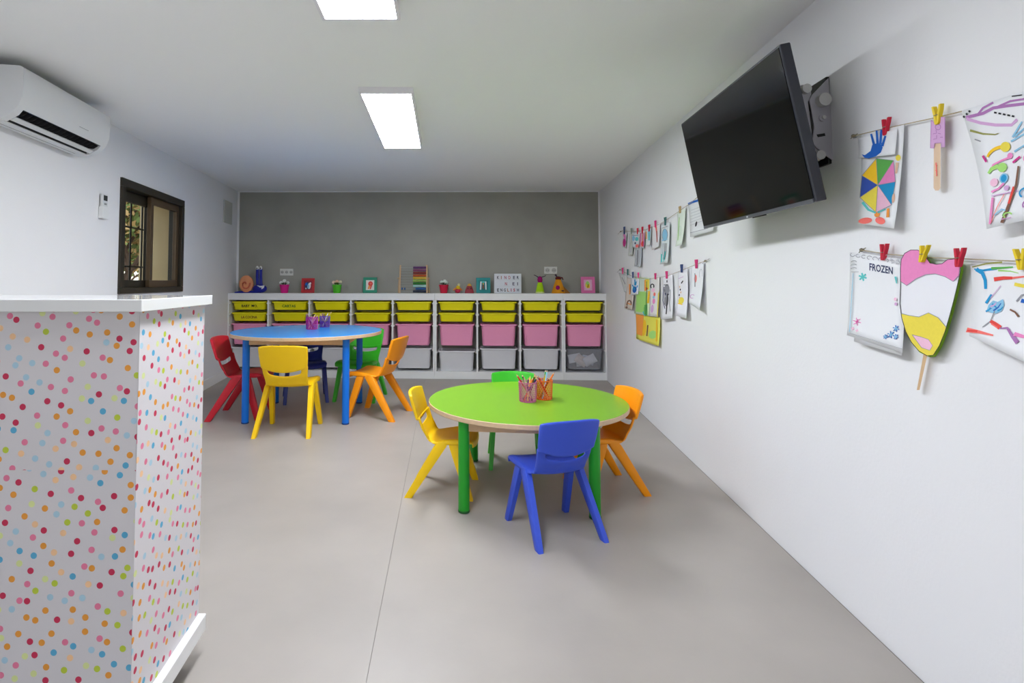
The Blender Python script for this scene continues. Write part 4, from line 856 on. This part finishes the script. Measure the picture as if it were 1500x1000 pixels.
mb = MB(); mb.add([Vector((.118+a*.05, -.050+abs(a)*.012, .062+b)) for a, b in ((-.9,.03),(0,.022),(.9,.03),(.75,.0),(.3,-.016),(-.25,0))], [(0,1,2,3,4,5)]); mb.build('grin', mat('toy_white', (238,238,236), .4), t, world=False, solid=.004, smooth=0)
# two small toys
t = thing('toy_figure', 'tiny yellow and red toy figure right of the red pot', 'toy', top_at(670.5, .12))
MB().ball((0,0,.026), (.034,.028,.0255), 14).build('body', mat('toy_red', (200,40,70), .5), t, world=False)
MB().ball((.004,0,.066), (.024,.02,.026), 12).build('torso', mat('toy_yellow', (232,196,30), .5), t, world=False)
MB().ball((.014,-.004,.098), (.016,.015,.017), 12).build('head', mat('toy_cream', (226,222,170), .5), t, world=False)
for sx in (-1, 1): MB().tube([Vector((sx*.02,0,.06)), Vector((sx*.052,-.004,.034))], [.010,.007], 8).build('arm', mat('toy_orange', (230,140,40), .5), t, world=False)
t = thing('toy_house', 'small dark red cone-shaped toy with a yellow tip', 'toy', top_at(687.5, .12))
MB().loft([rrect(.105,.07,.012,.0005), rrect(.095,.062,.012,.03), rrect(.055,.04,.01,.085)]).build('body', mat('toy_maroon', (150,24,40), .5), t, world=False)
MB().loft([rrect(.056,.042,.01,.0852), rrect(.02,.018,.006,.112)]).build('tip', mat('toy_ochre', (206,160,50), .5), t, world=False)
for x in (-.018,.016): MB().ball((x,-.031,.055), (.008,.004,.009), 10).build('spot', mat('toy_darkspot', (60,14,20), .5), t, world=False)
# letter board
t = thing('letter_light_box', 'white letter board standing in the middle of the shelf', 'letter board', top_at(744, .13))
wB, hB = .315, .228
MB().box(-wB/2,wB/2,0,.045,.0005,hB).build('case', mat('lightbox_white', (222,226,232), .45), t, world=False, smooth=0, bevel=.003)
for k in range(3): MB().box(-wB/2+.01,wB/2-.01,-.002,.0005,hB*(.04+.315*k),hB*(.05+.315*k)).build('rail', mat('rail_clear', (205,210,216), .3), t, world=False, smooth=0)
LC = [(40,46,60),(190,60,90),(40,40,48),(180,120,90),(60,60,90),(30,30,36),(170,70,100),(50,60,80)]
for row, (zz, chars) in enumerate(((.72, [('K',-.36),('I',-.24),('N',-.09),('D',.06),('E',.23),('R',.37)]), (.40, [('N',-.07),('E',.21),('I',.36)]), (.085, [('E',-.36),('N',-.24),('G',-.115),('L',.01),('I',.12),('S',.235),('H',.37)]))):
    for i, (ch, fx) in enumerate(chars):
        vs_, fs_ = text_mesh(ch); lw = .008 if ch == 'I' else .024
        MB().add([Vector((fx*wB+(u-.5)*lw, -.0008, hB*zz+v*.036)) for u, v in vs_], fs_).build('letter', mat('letter_ink_%d' % ((i*3+row) % 8), LC[(i*3+row) % 8], .6), t, world=False, smooth=0)
# two felt cones
Mm = mat('felt_magenta', (160,10,110), .9)
t = thing('felt_cone_animal', 'lime green felt cone with a magenta head', 'toy', top_at(791, .12))
MB().lathe([(.052,.0005),(.048,.02),(.034,.09),(.018,.145)], n=20).build('body', mat('felt_lime', (176,220,20), .9), t, world=False)
MB().lathe([(.0505,.001),(.053,.004),(.0525,.012),(.049,.018)], n=20, cap0=False, cap1=False).build('hem', mat('felt_pale', (220,226,150), .9), t, world=False)
MB().ball((0,-.006,.155), (.030,.028,.042), 14).build('head', Mm, t, world=False)
for sx in (-1, 1): MB().tube([Vector((sx*.018,0,.185)), Vector((sx*.05,0,.205 if sx < 0 else .195)), Vector((sx*.07,0,.212 if sx < 0 else .205))], [.006,.005,.004], 6).build('antenna', mat('felt_dark', (60,40,70), .9), t, world=False)
t = thing('felt_cone_animal', 'orange felt cone with a magenta nose and dark hat', 'toy', top_at(818, .12))
MB().lathe([(.080,.0005),(.076,.015),(.05,.10),(.026,.165)], n=20).build('body', mat('felt_orange', (226,150,20), .9), t, world=False)
MB().ball((-.02,-.062,.066), (.024,.016,.026), 14).build('nose', Mm, t, world=False)
MB().ball((0,0,.172), (.036,.032,.024), 14).build('hat', mat('felt_brown', (96,30,30), .9), t, world=False)
MB().tube([Vector((.02,0,.18)), Vector((.045,0,.18)), Vector((.055,-.004,.155))], [.010,.008,.006], 6).build('ear', mat('felt_brown', (96,30,30), .9), t, world=False)
MB().tube([Vector((-.014,0,.188)), Vector((-.03,0,.21)), Vector((-.034,0,.218))], [.008,.010,.008], 6).build('ear', mat('felt_dark', (60,40,70), .9), t, world=False)
MB().ball((.035,-.066,.030), (.018,.008,.007), 10).build('mouth', mat('felt_dark', (60,40,70), .9), t, world=False)
MB().loft([[Vector((.05,-.02,.0005)),Vector((.135,-.015,.0005)),Vector((.12,.02,.0005)),Vector((.05,.03,.0005))],[Vector((.04,-.01,.09)),Vector((.055,-.005,.085)),Vector((.052,.008,.085)),Vector((.04,.01,.09))]]).build('tail', mat('felt_tan', (160,110,50), .9), t, world=False)
# wall sockets on the grey wall
def socket(px0, px1, py0, py1, n, label):
    bp = Vector((0, back_y(0), 0)); P = lambda x, y, d: on_plane(x, y, bp-SV*.0032, SV) - SV*d
    t = thing('wall_socket', label, 'socket', P((px0+px1)/2, py1, 0))
    Ms = mat('socket_white', (226,226,220), .35)
    MB().prism([(px0,py0),(px1,py0),(px1,py1),(px0,py1)], P, .0005, .010).build('face_plate', Ms, t, smooth=0, bevel=.003)
    for k in range(n):
        cx_ = px0+(px1-px0)*(k+.5)/n; r_ = (px1-px0)/n*.36; cy_ = (py0+py1)/2
        MB().prism([(cx_+r_*math.cos(2*PI*j/18), cy_+r_*math.sin(2*PI*j/18)) for j in range(18)], P, .0101, .0108).build('outlet_well', mat('socket_shade', (190,190,184), .5), t, smooth=0)
        for e in (-.4, .4): MB().prism([(cx_+r_*e+.5*math.cos(2*PI*j/8), cy_+.5*math.sin(2*PI*j/8)) for j in range(8)], P, .0109, .0114).build('pin_hole', M_black, t, smooth=0)
socket(410.5, 430, 393.5, 403.5, 3, 'white triple wall socket above the magenta pot')
socket(797, 816, 390.5, 401, 2, 'white double wall socket above the felt cones')
